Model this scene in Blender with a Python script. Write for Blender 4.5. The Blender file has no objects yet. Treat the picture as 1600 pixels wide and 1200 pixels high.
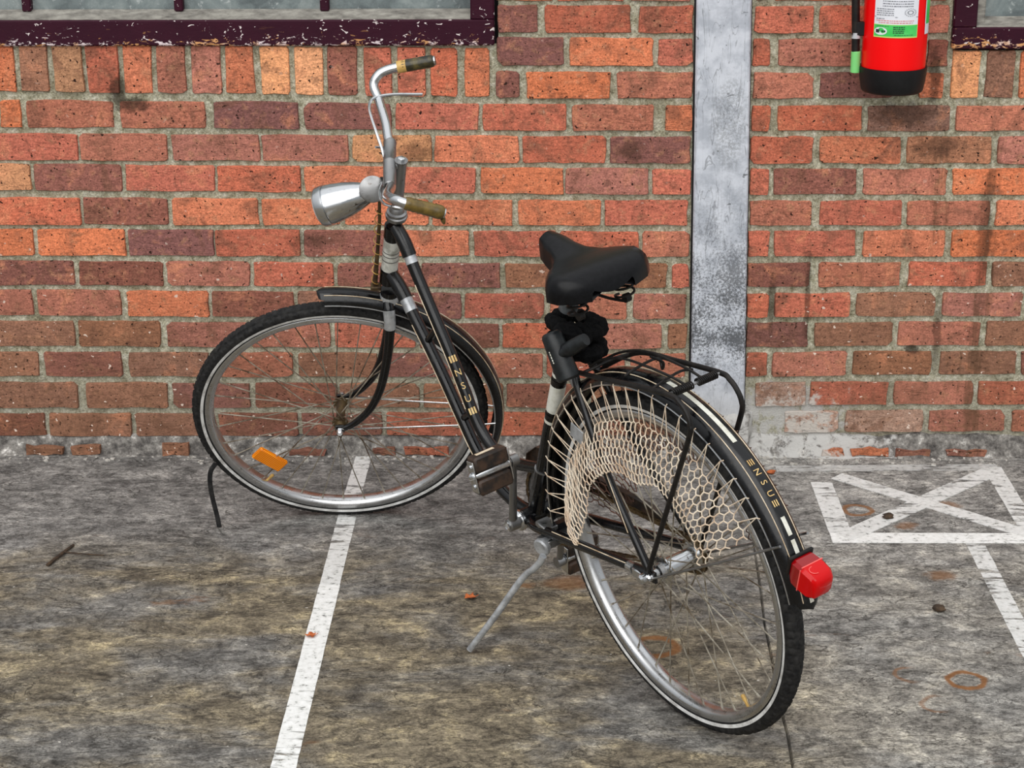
import bpy, math, random
from mathutils import Vector, Matrix, noise as mnoise

random.seed(11)
SC = bpy.context.scene
COL = SC.collection

# ---------------------------------------------------------------- camera
F_PX = 3000.15
CAM_POS = (0.0, -4.9261, 1.8792)
CAM_R = Vector((0.99985, 0.01674, -0.00412)).normalized()
CAM_F = Vector((-0.01714, 0.94645, -0.32241)).normalized()
CAM_U = CAM_R.cross(CAM_F).normalized()
CAM_R = CAM_F.cross(CAM_U).normalized()
cd = bpy.data.cameras.new('camera')
cd.sensor_fit = 'HORIZONTAL'; cd.sensor_width = 36.0
cd.lens = 36.0 * F_PX / 1600.0
cd.clip_start = 0.05; cd.clip_end = 200
co = bpy.data.objects.new('camera', cd); COL.objects.link(co)
m = Matrix.Identity(4)
for i in range(3):
    m[i][0] = CAM_R[i]; m[i][1] = CAM_U[i]; m[i][2] = -CAM_F[i]; m[i][3] = CAM_POS[i]
co.matrix_world = m
SC.camera = co

# ---------------------------------------------------------------- sky, sun, exposure
W = bpy.data.worlds.new('overcast_sky'); SC.world = W; W.use_nodes = True
wn = W.node_tree; bg = wn.nodes['Background']
tc = wn.nodes.new('ShaderNodeTexCoord'); sx = wn.nodes.new('ShaderNodeSeparateXYZ')
wr = wn.nodes.new('ShaderNodeValToRGB')
wn.links.new(tc.outputs['Generated'], sx.inputs[0]); wn.links.new(sx.outputs['Z'], wr.inputs[0])
wr.color_ramp.elements[0].position = 0.0; wr.color_ramp.elements[0].color = (0.36, 0.375, 0.39, 1)
wr.color_ramp.elements[1].position = 1.0; wr.color_ramp.elements[1].color = (1.08, 1.10, 1.13, 1)
wn.links.new(wr.outputs[0], bg.inputs['Color'])
bg.inputs['Strength'].default_value = 0.95
sl = bpy.data.lights.new('sun', 'SUN'); sl.energy = 1.9; sl.angle = math.radians(70); sl.color = (1.0, 0.985, 0.96)
so = bpy.data.objects.new('sun', sl); COL.objects.link(so)
so.rotation_euler = Vector((0.22, 1.05, -0.85)).to_track_quat('-Z', 'Y').to_euler()
so.location = (-2, -6, 7)
SC.view_settings.view_transform = 'Standard'; SC.view_settings.look = 'None'
SC.view_settings.gamma = 1.0; SC.view_settings.use_curve_mapping = False
SC.view_settings.exposure = 0.15

# ---------------------------------------------------------------- helpers
def lin(c):
    c = c / 255.0
    return c / 12.92 if c <= 0.04045 else ((c + 0.055) / 1.055) ** 2.4
def S(r, g, b): return (lin(r), lin(g), lin(b), 1.0)

class Mat:
    def __init__(s, name, color=(0.5, 0.5, 0.5, 1), rough=0.6, metal=0.0, **kw):
        s.m = bpy.data.materials.new(name); s.m.use_nodes = True
        s.t = s.m.node_tree; s.b = s.t.nodes['Principled BSDF']
        s.set('Base Color', color); s.set('Roughness', rough); s.set('Metallic', metal)
        for k, v in kw.items(): s.set(k.replace('_', ' '), v)
        s._pos = None
    def set(s, k, v):
        i = s.b.inputs[k]
        if isinstance(v, bpy.types.NodeSocket): s.t.links.new(v, i)
        else: i.default_value = v
    def n(s, typ, ins=None, **at):
        nd = s.t.nodes.new(typ)
        for k, v in at.items(): setattr(nd, k, v)
        for k, v in (ins or {}).items():
            if isinstance(v, bpy.types.NodeSocket): s.t.links.new(v, nd.inputs[k])
            else: nd.inputs[k].default_value = v
        return nd
    def pos(s):
        if s._pos is None: s._pos = s.n('ShaderNodeNewGeometry').outputs['Position']
        return s._pos
    def obj(s): return s.n('ShaderNodeTexCoord').outputs['Object']
    def map(s, vec, scale=(1, 1, 1), loc=(0, 0, 0), rot=(0, 0, 0)):
        return s.n('ShaderNodeMapping', {'Vector': vec, 'Scale': scale, 'Location': loc, 'Rotation': rot}).outputs[0]
    def noise(s, vec, scale, detail=4, rough=0.55, dist=0.0):
        return s.n('ShaderNodeTexNoise', {'Vector': vec, 'Scale': scale, 'Detail': detail, 'Roughness': rough, 'Distortion': dist}).outputs[0]
    def vor(s, vec, scale, feature='F1', rnd=1.0):
        return s.n('ShaderNodeTexVoronoi', {'Vector': vec, 'Scale': scale, 'Randomness': rnd}, feature=feature).outputs['Distance']
    def ramp(s, fac, stops, interp='LINEAR'):
        nd = s.n('ShaderNodeValToRGB', {'Fac': fac}); cr = nd.color_ramp; cr.interpolation = interp
        while len(cr.elements) > 1: cr.elements.remove(cr.elements[-1])
        cr.elements[0].position = stops[0][0]; cr.elements[0].color = stops[0][1]
        for p, c in stops[1:]:
            e = cr.elements.new(p); e.color = c
        return nd.outputs[0]
    def step(s, fac, a, b, lo=0.0, hi=1.0):
        nd = s.n('ShaderNodeMapRange', {'Value': fac, 'From Min': a, 'From Max': b, 'To Min': lo, 'To Max': hi}, interpolation_type='SMOOTHSTEP')
        return nd.outputs[0]
    def lerp(s, fac, a, b, lo=0.0, hi=1.0):
        return s.n('ShaderNodeMapRange', {'Value': fac, 'From Min': a, 'From Max': b, 'To Min': lo, 'To Max': hi}).outputs[0]
    def mix(s, fac, a, b, mode='MIX'):
        nd = s.n('ShaderNodeMix', data_type='RGBA', blend_type=mode)
        for i, v in ((0, fac), (6, a), (7, b)):
            if isinstance(v, bpy.types.NodeSocket): s.t.links.new(v, nd.inputs[i])
            elif i == 0: nd.inputs[0].default_value = v
            else: nd.inputs[i].default_value = v
        return nd.outputs[2]
    def ma(s, op, a, b=0.0, c=0.0, clamp=False):
        nd = s.n('ShaderNodeMath', operation=op); nd.use_clamp = clamp
        for i, v in enumerate((a, b, c)):
            if isinstance(v, bpy.types.NodeSocket): s.t.links.new(v, nd.inputs[i])
            else: nd.inputs[i].default_value = v
        return nd.outputs[0]
    def xyz(s, vec):
        o = s.n('ShaderNodeSeparateXYZ', {'Vector': vec}).outputs
        return o[0], o[1], o[2]
    def dist(s, vec, p):
        nd = s.n('ShaderNodeVectorMath', operation='DISTANCE')
        s.t.links.new(vec, nd.inputs[0]); nd.inputs[1].default_value = p
        return nd.outputs['Value']
    def gray(s, v):
        return s.n('ShaderNodeCombineColor', {0: v, 1: v, 2: v}).outputs[0]
    def bump(s, h, strength=0.5, dist=0.002):
        s.set('Normal', s.n('ShaderNodeBump', {'Height': h, 'Strength': strength, 'Distance': dist}).outputs[0])

def V(*a): return Vector(a)
def frame_of(d):
    d = Vector(d).normalized()
    a = Vector((0, 0, 1)) if abs(d.z) < 0.9 else Vector((1, 0, 0))
    u = a.cross(d).normalized(); w = d.cross(u).normalized()
    return u, w
def cr(pts, k=6, closed=False):
    pts = [Vector(p) for p in pts]; n = len(pts); out = []
    rng = range(n if closed else n - 1)
    for i in rng:
        p1, p2 = pts[i], pts[(i + 1) % n]
        p0 = pts[i - 1] if (i > 0 or closed) else p1 * 2 - p2
        p3 = pts[(i + 2) % n] if (i + 2 < n or closed) else p2 * 2 - p1
        for j in range(k):
            t = j / k; t2 = t * t; t3 = t2 * t
            out.append(0.5 * ((2 * p1) + (p2 - p0) * t + (2 * p0 - 5 * p1 + 4 * p2 - p3) * t2 + (3 * p1 - p0 - 3 * p2 + p3) * t3))
    if not closed: out.append(pts[-1])
    return out

class MB:
    def __init__(s): s.v = []; s.f = []
    def add(s, vs, fs):
        o = len(s.v); s.v += [tuple(p) for p in vs]; s.f += [tuple(i + o for i in f) for f in fs]; return s
    def tube(s, pts, r, seg=10, closed=False, caps=True, flat=1.0, up=None):
        pts = [Vector(p) for p in pts]; n = len(pts)
        rs = r if isinstance(r, (list, tuple)) else [r] * n
        if len(rs) != n: rs = [rs[0] + (rs[-1] - rs[0]) * i / (n - 1) for i in range(n)]
        vs = []; u = None
        for i, p in enumerate(pts):
            a = pts[i - 1] if (i > 0 or closed) else p
            b = pts[(i + 1) % n] if (i < n - 1 or closed) else p
            d = (b - a).normalized()
            if u is None:
                u = (Vector(up) - d * d.dot(Vector(up))).normalized() if up is not None else frame_of(d)[0]
            else:
                u = (u - d * d.dot(u)).normalized()
            w = d.cross(u)
            for k in range(seg):
                t = 2 * math.pi * k / seg
                vs.append(p + u * (math.cos(t) * rs[i]) + w * (math.sin(t) * rs[i] * flat))
        fs = []
        for i in range(n if closed else n - 1):
            j = (i + 1) % n
            for k in range(seg):
                l = (k + 1) % seg
                fs.append((i * seg + k, i * seg + l, j * seg + l, j * seg + k))
        if caps and not closed:
            fs.append(tuple(reversed(range(seg)))); fs.append(tuple((n - 1) * seg + k for k in range(seg)))
        return s.add(vs, fs)
    def lathe(s, prof, org, axis, seg=24, caps=True):
        """prof: (along, radius) pairs"""
        org = Vector(org); d = Vector(axis).normalized(); u, w = frame_of(d); vs = []
        for a, r in prof:
            for k in range(seg):
                t = 2 * math.pi * k / seg
                vs.append(org + d * a + (u * math.cos(t) + w * math.sin(t)) * max(r, 1e-5))
        n = len(prof); fs = []
        for i in range(n - 1):
            for k in range(seg):
                l = (k + 1) % seg
                fs.append((i * seg + k, i * seg + l, (i + 1) * seg + l, (i + 1) * seg + k))
        if caps:
            fs.append(tuple(reversed(range(seg)))); fs.append(tuple((n - 1) * seg + k for k in range(seg)))
        return s.add(vs, fs)
    def ring(s, prof, seg=180, a0=0.0, a1=360.0, cx=0.0, cz=0.0, flip=False):
        """sweep (radius, y) profile around the y axis; angle from +x towards +z"""
        full = abs(a1 - a0) >= 359.99; n = seg if full else seg + 1; k = len(prof); vs = []
        for i in range(n):
            t = math.radians(a0 + (a1 - a0) * i / seg)
            for r, y in prof: vs.append((cx + r * math.cos(t), y, cz + r * math.sin(t)))
        fs = []
        for i in range(seg):
            j = (i + 1) % n
            for q in range(k - 1):
                fs.append((i * k + q, i * k + q + 1, j * k + q + 1, j * k + q))
        return s.add(vs, fs)
    def box(s, c, hx, hy, hz, ax=None, bev=0.0, taper=1.0):
        c = Vector(c); X, Y, Z = [Vector(a).normalized() for a in (ax or ((1, 0, 0), (0, 1, 0), (0, 0, 1)))]
        vs = []; fs = []
        b = bev
        if b <= 0:
            for z in (-1, 1):
                for y in (-1, 1):
                    for x in (-1, 1):
                        q = taper if z > 0 else 1.0
                        vs.append(c + X * hx * x * q + Y * hy * y * q + Z * hz * z)
            fs = [(0, 2, 3, 1), (4, 5, 7, 6), (0, 1, 5, 4), (2, 6, 7, 3), (0, 4, 6, 2), (1, 3, 7, 5)]
            return s.add(vs, fs)
        # octagonal rings: bevelled on all edges
        rings = [(-hz, b, 1.0), (-hz + b, 0, 1.0), (hz - b, 0, taper), (hz, b, taper)]
        for z, ins, q in rings:
            x1, y1 = hx * q - ins, hy * q - ins; cc = b if ins == 0 else b * 0.5
            for x, y in ((x1 - cc, -y1), (x1, -y1 + cc), (x1, y1 - cc), (x1 - cc, y1), (-x1 + cc, y1), (-x1, y1 - cc), (-x1, -y1 + cc), (-x1 + cc, -y1)):
                vs.append(c + X * x + Y * y + Z * z)
        for i in range(3):
            for k in range(8):
                l = (k + 1) % 8; fs.append((i * 8 + k, i * 8 + l, i * 8 + 8 + l, i * 8 + 8 + k))
        fs.append(tuple(reversed(range(8)))); fs.append(tuple(range(24, 32)))
        return s.add(vs, fs)
    def ball(s, c, r, seg=12, rings=8, sc=(1, 1, 1)):
        vs = [];
        for i in range(1, rings):
            a = math.pi * i / rings
            for k in range(seg):
                t = 2 * math.pi * k / seg
                vs.append((c[0] + r * sc[0] * math.sin(a) * math.cos(t), c[1] + r * sc[1] * math.sin(a) * math.sin(t), c[2] + r * sc[2] * math.cos(a)))
        fs = []
        for i in range(rings - 2):
            for k in range(seg):
                l = (k + 1) % seg; fs.append((i * seg + k, (i + 1) * seg + k, (i + 1) * seg + l, i * seg + l))
        fs.append(tuple(range(seg))); fs.append(tuple(reversed([(rings - 2) * seg + k for k in range(seg)])))
        return s.add(vs, fs)
    def grid(s, rows, closed=False):
        n = len(rows); k = len(rows[0]); vs = [p for r in rows for p in r]; fs = []
        for i in range(n - 1):
            for j in range(k if closed else k - 1):
                l = (j + 1) % k; fs.append((i * k + j, i * k + l, (i + 1) * k + l, (i + 1) * k + j))
        return s.add(vs, fs)
    def build(s, name, mat, parent=None, mtx=None, smooth=35.0, label=None, kind=None):
        me = bpy.data.meshes.new(name); me.from_pydata(s.v, [], s.f); me.update()
        me.materials.append(mat.m if isinstance(mat, Mat) else mat)
        if smooth:
            me.polygons.foreach_set('use_smooth', [True] * len(me.polygons))
            me.set_sharp_from_angle(angle=math.radians(smooth))
        ob = bpy.data.objects.new(name, me); COL.objects.link(ob)
        if parent: ob.parent = parent
        if mtx is not None: ob.matrix_basis = mtx
        if label: ob['label'] = label
        if kind: ob['kind'] = kind
        return ob

def thing(name, label, cat, loc=(0, 0, 0), group=None):
    o = bpy.data.objects.new(name, None); COL.objects.link(o); o.location = loc; o.empty_display_size = 0.05
    o['label'] = label; o['category'] = cat
    if group: o['group'] = group
    return o
def tag(o, label, cat, kind=None, group=None):
    o['label'] = label; o['category'] = cat
    if kind: o['kind'] = kind
    if group: o['group'] = group
    return o
def text_mesh(body, size=1.0):
    cu = bpy.data.curves.new('lettering', 'FONT'); cu.body = body; cu.size = size; cu.align_x = 'CENTER'; cu.align_y = 'CENTER'
    ob = bpy.data.objects.new('lettering', cu); COL.objects.link(ob)
    dg = bpy.context.evaluated_depsgraph_get(); me = bpy.data.meshes.new_from_object(ob.evaluated_get(dg))
    vs = [v.co.copy() for v in me.vertices]; fs = [tuple(p.vertices) for p in me.polygons]
    bpy.data.objects.remove(ob); bpy.data.curves.remove(cu); bpy.data.meshes.remove(me)
    return vs, fs

# ---------------------------------------------------------------- materials
def make_lime(M, p, x0, x1, z1):
    """0..1 mask of the pale lime bloom low on the wall beside the post"""
    x, y, z = M.xyz(p)
    a = M.ma('MULTIPLY', M.step(x, x0 - 0.10, x0 + 0.05), M.step(x, x1 + 0.12, x1 - 0.1))
    b = M.step(z, z1, z1 - 0.14)
    nn = M.noise(p, 27, 7, 0.7, 0.4)
    q = M.ma('ADD', M.ma('MULTIPLY', M.ma('MULTIPLY', a, b), 0.25), nn)
    return M.ma('MULTIPLY', M.ma('MULTIPLY', M.step(q, 0.62, 0.76), M.step(M.ma('MULTIPLY', a, b), 0.0, 0.2)), 0.9, clamp=True)

STAINS = ((-1.105, .998, .028, .050, .8), (-1.075, .962, .050, .022, .75), (.605, .43, .011, .10, .65), (.700, .45, .009, .13, .6), (-.335, .835, .055, .028, .55), (.93, .935, .085, .03, .6), (1.01, .85, .07, .03, .55), (.225, .84, .03, .03, .5), (1.155, .62, .02, .16, .5), (1.05, .35, .012, .12, .55), (-.62, .60, .06, .02, .45), (.985, .30, .02, .015, .8), (1.0, 1.04, .02, .07, .7))
def make_stains(M, p):
    nn = M.ma('MULTIPLY', M.ma('SUBTRACT', M.noise(p, 30, 5, 0.7), 0.5), 2.4); tot = None
    for x, z, rx, rz, k in STAINS:
        d = M.ma('ADD', M.dist(M.map(p, (1 / rx, 0, 1 / rz)), (x / rx, 0, z / rz)), nn)
        q = M.ma('MULTIPLY', M.step(d, 1.2, 0.5), k); tot = q if tot is None else M.ma('MAXIMUM', tot, q)
    return tot

def mat_brick():
    M = Mat('brick_clay', rough=0.92); M.set('Specular IOR Level', 0.15)
    oi = M.n('ShaderNodeObjectInfo'); p = M.pos()
    off = M.n('ShaderNodeVectorMath', {0: p}, operation='ADD')
    rv = M.n('ShaderNodeCombineXYZ', {0: M.ma('MULTIPLY', oi.outputs['Random'], 37.0), 1: 0.0, 2: M.ma('MULTIPLY', oi.outputs['Random'], 91.0)})
    M.t.links.new(rv.outputs[0], off.inputs[1]); q = off.outputs[0]
    c = oi.outputs['Color']
    cloud = M.noise(q, 13, 5, 0.6, 0.6)
    c = M.mix(M.step(cloud, 0.50, 0.66), c, M.mix(0.6, c, S(122, 84, 68)))
    c = M.mix(M.step(cloud, 0.46, 0.30), c, M.mix(0.5, c, S(226, 150, 112)))
    cl2 = M.noise(q, 30, 4, 0.65, 0.4)
    c = M.mix(M.step(cl2, 0.54, 0.68), c, M.mix(0.5, c, S(178, 130, 100)))
    grain = M.noise(q, 210, 5, 0.7)
    mid = M.noise(M.map(q, (1, 1, 1.25)), 78, 5, 0.7)
    c = M.mix(1.0, c, M.gray(M.lerp(grain, 0.3, 0.7, 0.58, 1.42)), 'MULTIPLY')
    c = M.mix(1.0, c, M.gray(M.lerp(mid, 0.3, 0.7, 0.70, 1.30)), 'MULTIPLY')
    # drag marks and hair cracks
    dn = M.noise(M.map(q, (9, 9, 44), rot=(0, 0.15, 0)), 1.0, 4, 0.6, 0.8)
    ln = M.ma('ABSOLUTE', M.ma('SUBTRACT', dn, 0.5))
    c = M.mix(M.ma('MULTIPLY', M.step(ln, 0.010, 0.0), 0.28), c, S(66, 40, 32))
    # pits
    pit = M.noise(q, 95, 2, 0.5); c = M.mix(M.step(pit, 0.655, 0.70), c, S(54, 36, 30))
    blot = M.noise(q, 24, 3, 0.6); bm = M.step(blot, 0.60, 0.70)
    c = M.mix(M.ma('MULTIPLY', bm, 0.5), c, S(84, 60, 50))
    # dirt streaks running down, on the right hand part of the wall
    x, y, z = M.xyz(p)
    st = M.noise(M.map(p, (16, 1, 1.2)), 1.0, 5, 0.7)
    rm = M.ma('MULTIPLY', M.step(x, 0.75, 1.0), M.step(z, 1.0, 0.7))
    c = M.mix(M.ma('MULTIPLY', M.ma('MULTIPLY', M.step(st, 0.52, 0.64), rm), 0.65), c, S(82, 60, 44))
    # brown grime on the lower courses
    gr = M.ma('MULTIPLY', M.step(z, 0.62, 0.05), M.lerp(M.noise(p, 7, 5, 0.6), 0.25, 0.6, 0.3, 1.0))
    c = M.mix(M.ma('MULTIPLY', gr, 0.52), c, S(104, 76, 56))
    c = M.mix(make_stains(M, p), c, S(58, 42, 34))
    # paint and lime spatter
    sp = M.noise(M.map(p, (1, 1, 1.35)), 52, 2, 0.5, 0.3)
    spm = M.ma('MULTIPLY', M.step(sp, 0.69, 0.72), M.step(z, 0.80, 0.3, 0.2, 1.0))
    c = M.mix(spm, c, S(226, 205, 190))
    c = M.mix(make_lime(M, p, 0.52, 0.80, 0.24), c, S(196, 190, 182))
    M.set('Base Color', c)
    h = M.ma('ADD', M.ma('MULTIPLY', mid, 0.7), M.ma('MULTIPLY', grain, 0.35))
    h = M.ma('SUBTRACT', h, M.ma('MULTIPLY', M.step(pit, 0.64, 0.72), 0.6))
    h = M.ma('SUBTRACT', h, M.ma('MULTIPLY', M.step(ln, 0.010, 0.0), 0.2))
    M.bump(h, 0.85, 0.004)
    return M

def mat_mortar():
    M = Mat('mortar', rough=0.95); p = M.pos(); M.set('Specular IOR Level', 0.1)
    a = M.noise(p, 62, 6, 0.75); b = M.noise(p, 9, 4, 0.6); g = M.noise(p, 210, 4, 0.7)
    c = M.ramp(a, [(0.28, S(78, 74, 60)), (0.38, S(150, 145, 120)), (0.52, S(196, 192, 168)), (0.70, S(236, 233, 216))])
    c = M.mix(M.step(b, 0.5, 0.7), c, M.mix(0.5, c, S(128, 120, 92)))
    c = M.mix(1.0, c, M.gray(M.lerp(g, 0.3, 0.7, 0.55, 1.4)), 'MULTIPLY')
    x, y, z = M.xyz(p)
    gr = M.ma('MULTIPLY', M.step(z, 0.40, 0.02), 0.35)
    c = M.mix(gr, c, S(140, 136, 128))
    c = M.mix(make_stains(M, p), c, S(66, 58, 48))
    c = M.mix(make_lime(M, p, 0.50, 0.85, 0.26), c, S(202, 200, 196))
    M.set('Base Color', c)
    M.bump(M.ma('ADD', a, M.ma('MULTIPLY', g, 0.5)), 1.0, 0.008)
    return M

def mat_floor():
    M = Mat('old_concrete', rough=0.85); p = M.pos(); M.set('Specular IOR Level', 0.25)
    x, y, z = M.xyz(p)
    s1 = M.map(p, (0.8, 1.5, 1)); s2 = M.map(p, (1, 1.2, 1), rot=(0, 0, 0.04))
    n1 = M.noise(s1, 2.3, 7, 0.62, 0.4); n2 = M.noise(s2, 11, 9, 0.72, 0.5)
    n3 = M.noise(M.map(p, (1, 1.25, 1)), 42, 8, 0.78, 0.5); n4 = M.noise(p, 170, 5, 0.75)
    grey = M.ramp(n2, [(0.28, S(78, 76, 74)), (0.42, S(110, 108, 105)), (0.54, S(138, 136, 132)), (0.70, S(176, 173, 167))])
    brown = M.ramp(n2, [(0.28, S(66, 59, 50)), (0.42, S(102, 93, 78)), (0.54, S(134, 123, 102)), (0.68, S(186, 170, 134))])
    yw = M.ma('ADD', y, M.ma('MULTIPLY', M.ma('SUBTRACT', n1, 0.5), 0.9))
    zone = M.ma('MULTIPLY', M.step(yw, -0.52, -0.78), M.step(x, 0.75, 0.25, 0.28, 1.0))
    zone = M.ma('MULTIPLY', zone, M.step(n1, 0.38, 0.56, 0.12, 0.95))
    c = M.mix(zone, grey, brown)
    c = M.mix(1.0, c, M.gray(M.lerp(n3, 0.3, 0.7, 0.32, 1.74)), 'MULTIPLY')
    c = M.mix(1.0, c, M.gray(M.lerp(n4, 0.3, 0.7, 0.52, 1.50)), 'MULTIPLY')
    c = M.mix(1.0, c, M.gray(M.lerp(n1, 0.3, 0.7, 0.74, 1.16)), 'MULTIPLY')
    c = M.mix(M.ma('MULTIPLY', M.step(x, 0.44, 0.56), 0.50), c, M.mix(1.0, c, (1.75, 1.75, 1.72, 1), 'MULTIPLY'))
    # crazing: thin dark wandering lines, mostly along the wall
    k1 = M.ma('ABSOLUTE', M.ma('SUBTRACT', M.noise(M.map(p, (5, 13, 1), rot=(0, 0, 0.05)), 1.0, 6, 0.6, 0.9), 0.5))
    k2 = M.ma('ABSOLUTE', M.ma('SUBTRACT', M.noise(M.map(p, (17, 30, 1)), 1.0, 6, 0.68, 1.0), 0.5))
    c = M.mix(M.ma('MULTIPLY', M.step(k1, 0.012, 0.0), 0.7), c, S(36, 32, 28))
    c = M.mix(M.ma('MULTIPLY', M.step(k2, 0.022, 0.0), 0.42), c, S(46, 42, 37))
    # rust
    rn = M.noise(M.map(p, (0.8, 1.5, 1), loc=(3.1, 1.7, 0)), 5.2, 6, 0.66)
    rust = M.mix(n3, S(92, 62, 38), S(156, 108, 64))
    rmask = M.ma('MULTIPLY', M.step(rn, 0.62, 0.72), M.step(y, -0.45, -0.8))
    c = M.mix(M.ma('MULTIPLY', rmask, 0.6), c, rust)
    wob = M.ma('MULTIPLY', M.ma('SUBTRACT', M.noise(p, 24, 3, 0.6), 0.5), 0.022)
    for (px, py, r, wd, k) in ((0.795, -0.399, 0.034, 0.011, 0.85), (0.240, -1.172, 0.044, 0.016, 0.9), (0.879, -1.321, 0.036, 0.010, 0.95), (0.770, -1.296, 0.034, 0.007, 0.6), (0.805, -1.424, 0.036, 0.007, 0.55)):
        d = M.ma('ADD', M.dist(p, (px, py, 0.0)), wob)
        rg = M.step(M.ma('ABSOLUTE', M.ma('SUBTRACT', d, r)), wd, wd * 0.3)
        if k < 0.8: rg = M.ma('MULTIPLY', rg, M.step(x, px + 0.02, px - 0.02))
        c = M.mix(M.ma('MULTIPLY', rg, k), c, M.mix(n3, S(98, 64, 38), S(164, 112, 66)))
    for (px, py, r) in ((0.055, -0.845, 0.075), (1.02, -0.37, 0.055), (0.90, -0.50, 0.04), (-0.05, -0.86, 0.03), (0.93, -0.80, 0.05)):
        d = M.ma('ADD', M.dist(M.map(p, (1, 1.4, 1)), (px, py * 1.4, 0.0)), M.ma('MULTIPLY', wob, 3.0))
        c = M.mix(M.ma('MULTIPLY', M.step(d, r, r * 0.35), 0.7), c, rust)
    # pale flecks
    fl = M.noise(p, 75, 1, 0.5); c = M.mix(M.step(fl, 0.77, 0.80), c, S(205, 200, 190))
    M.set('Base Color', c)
    h = M.ma('ADD', M.ma('MULTIPLY', n3, 0.8), M.ma('MULTIPLY', n4, 0.3))
    h = M.ma('SUBTRACT', h, M.ma('MULTIPLY', M.step(k2, 0.028, 0.0), 0.4))
    h = M.ma('SUBTRACT', h, M.ma('MULTIPLY', M.step(k1, 0.016, 0.0), 0.5))
    M.bump(h, 0.6, 0.004)
    M.set('Roughness', M.lerp(n2, 0.3, 0.7, 0.92, 0.68))
    return M

def mat_road_paint(name, wear, thin=1.0):
    M = Mat(name, rough=0.75); p = M.pos()
    a = M.noise(p, 60, 5, 0.65); b = M.noise(M.map(p, (10, 46, 1)), 1.0, 5, 0.65, 0.5); b2 = M.noise(p, 7, 4, 0.6)
    c = M.ramp(a, [(0.32, S(150, 150, 146)), (0.44, S(226, 226, 222)), (0.7, S(246, 246, 244))])
    M.set('Base Color', c)
    k = M.ma('ADD', M.ma('MULTIPLY', b, 0.62), M.ma('MULTIPLY', b2, 0.38))
    al = M.step(k, wear - 0.05, wear + 0.04)
    M.set('Alpha', M.ma('MULTIPLY', M.ma('MULTIPLY', al, thin), M.step(a, 0.30, 0.38, 0.4, 1.0)))
    M.bump(a, 0.35, 0.002)
    return M

def mat_post():
    M = Mat('grey_painted_post', rough=0.6); p = M.pos(); x, y, z = M.xyz(p)
    a = M.noise(p, 18, 6, 0.65); f = M.noise(p, 150, 5, 0.75)
    c = M.mix(M.step(a, 0.35, 0.65), S(172, 177, 186), S(208, 212, 220))
    scr = M.ma('ABSOLUTE', M.ma('SUBTRACT', M.noise(M.map(p, (34, 1, 5), rot=(0, 0.12, 0)), 1.0, 3, 0.5, 1.1), 0.5))
    c = M.mix(M.ma('MULTIPLY', M.step(scr, 0.014, 0.0), 0.55), c, S(92, 94, 98))
    ch = M.noise(M.map(p, (28, 1, 70)), 1.0, 3, 0.6, 0.8); c = M.mix(M.ma('MULTIPLY', M.step(ch, 0.68, 0.72), 0.75), c, S(66, 68, 70))
    # black speckled soot with its own cloud shape
    sm = M.ma('MULTIPLY', M.step(z, 0.84, 0.42), M.step(z, 0.16, 0.30))
    cl = M.noise(p, 11, 4, 0.6); soot = M.ma('MULTIPLY', sm, M.step(M.ma('ADD', M.ma('MULTIPLY', f, 0.62), M.ma('MULTIPLY', cl, 0.38)), 0.45, 0.58))
    c = M.mix(M.ma('MULTIPLY', soot, 0.85), c, S(54, 56, 58))
    hd = M.dist(M.map(p, (1, 1, 0.36)), (0.475, -0.012, 0.92 * 0.36))
    hm = M.ma('MULTIPLY', M.step(M.ma('ADD', hd, M.ma('MULTIPLY', a, 0.05)), 0.085, 0.055), M.step(f, 0.42, 0.58))
    c = M.mix(M.ma('MULTIPLY', hm, 0.5), c, S(120, 122, 124))
    c = M.mix(M.ma('MULTIPLY', M.step(z, 0.25, 0.10), 0.55), c, S(176, 174, 170))
    M.set('Base Color', c); M.bump(M.ma('ADD', a, M.ma('MULTIPLY', f, 0.3)), 0.25, 0.002)
    return M

def mat_maroon():
    M = Mat('maroon_paint', rough=0.5); p = M.pos(); x, y, z = M.xyz(p)
    M.set('Specular IOR Level', 0.15)
    c = M.mix(M.noise(p, 20, 4, 0.6), S(44, 12, 28), S(60, 18, 36))
    a = M.noise(M.map(p, (1, 1, 1.6)), 52, 3, 0.55, 0.9); b = M.noise(M.map(p, (26, 26, 90), rot=(0, 0.2, 0)), 1.0, 3, 0.6, 0.5)
    c = M.mix(M.step(a, 0.655, 0.68), c, S(222, 210, 208))
    c = M.mix(M.ma('MULTIPLY', M.step(b, 0.66, 0.69), M.step(z, 1.17, 1.12)), c, S(206, 150, 96))
    en = M.noise(M.map(p, (1, 1, 2.2)), 44, 5, 0.7, 0.8)
    edge = M.step(M.ma('ADD', en, M.lerp(z, 1.117, 1.150, 0.055, -0.12)), 0.56, 0.59)
    edge = M.ma('MULTIPLY', edge, M.step(z, 1.165, 1.150))
    c = M.mix(edge, c, M.mix(M.step(M.noise(p, 8, 3, 0.6), 0.47, 0.55), S(222, 206, 208), S(208, 154, 104)))
    M.set('Base Color', c); M.bump(a, 0.3, 0.002)
    return M

def mat_ledge():
    M = Mat('weathered_putty', rough=0.9); p = M.pos()
    a = M.noise(M.map(p, (1, 1, 4)), 26, 6, 0.65)
    M.set('Base Color', M.ramp(a, [(0.3, S(96, 92, 86)), (0.5, S(138, 134, 126)), (0.7, S(168, 164, 154))])); M.bump(a, 0.4, 0.002)
    return M

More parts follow.
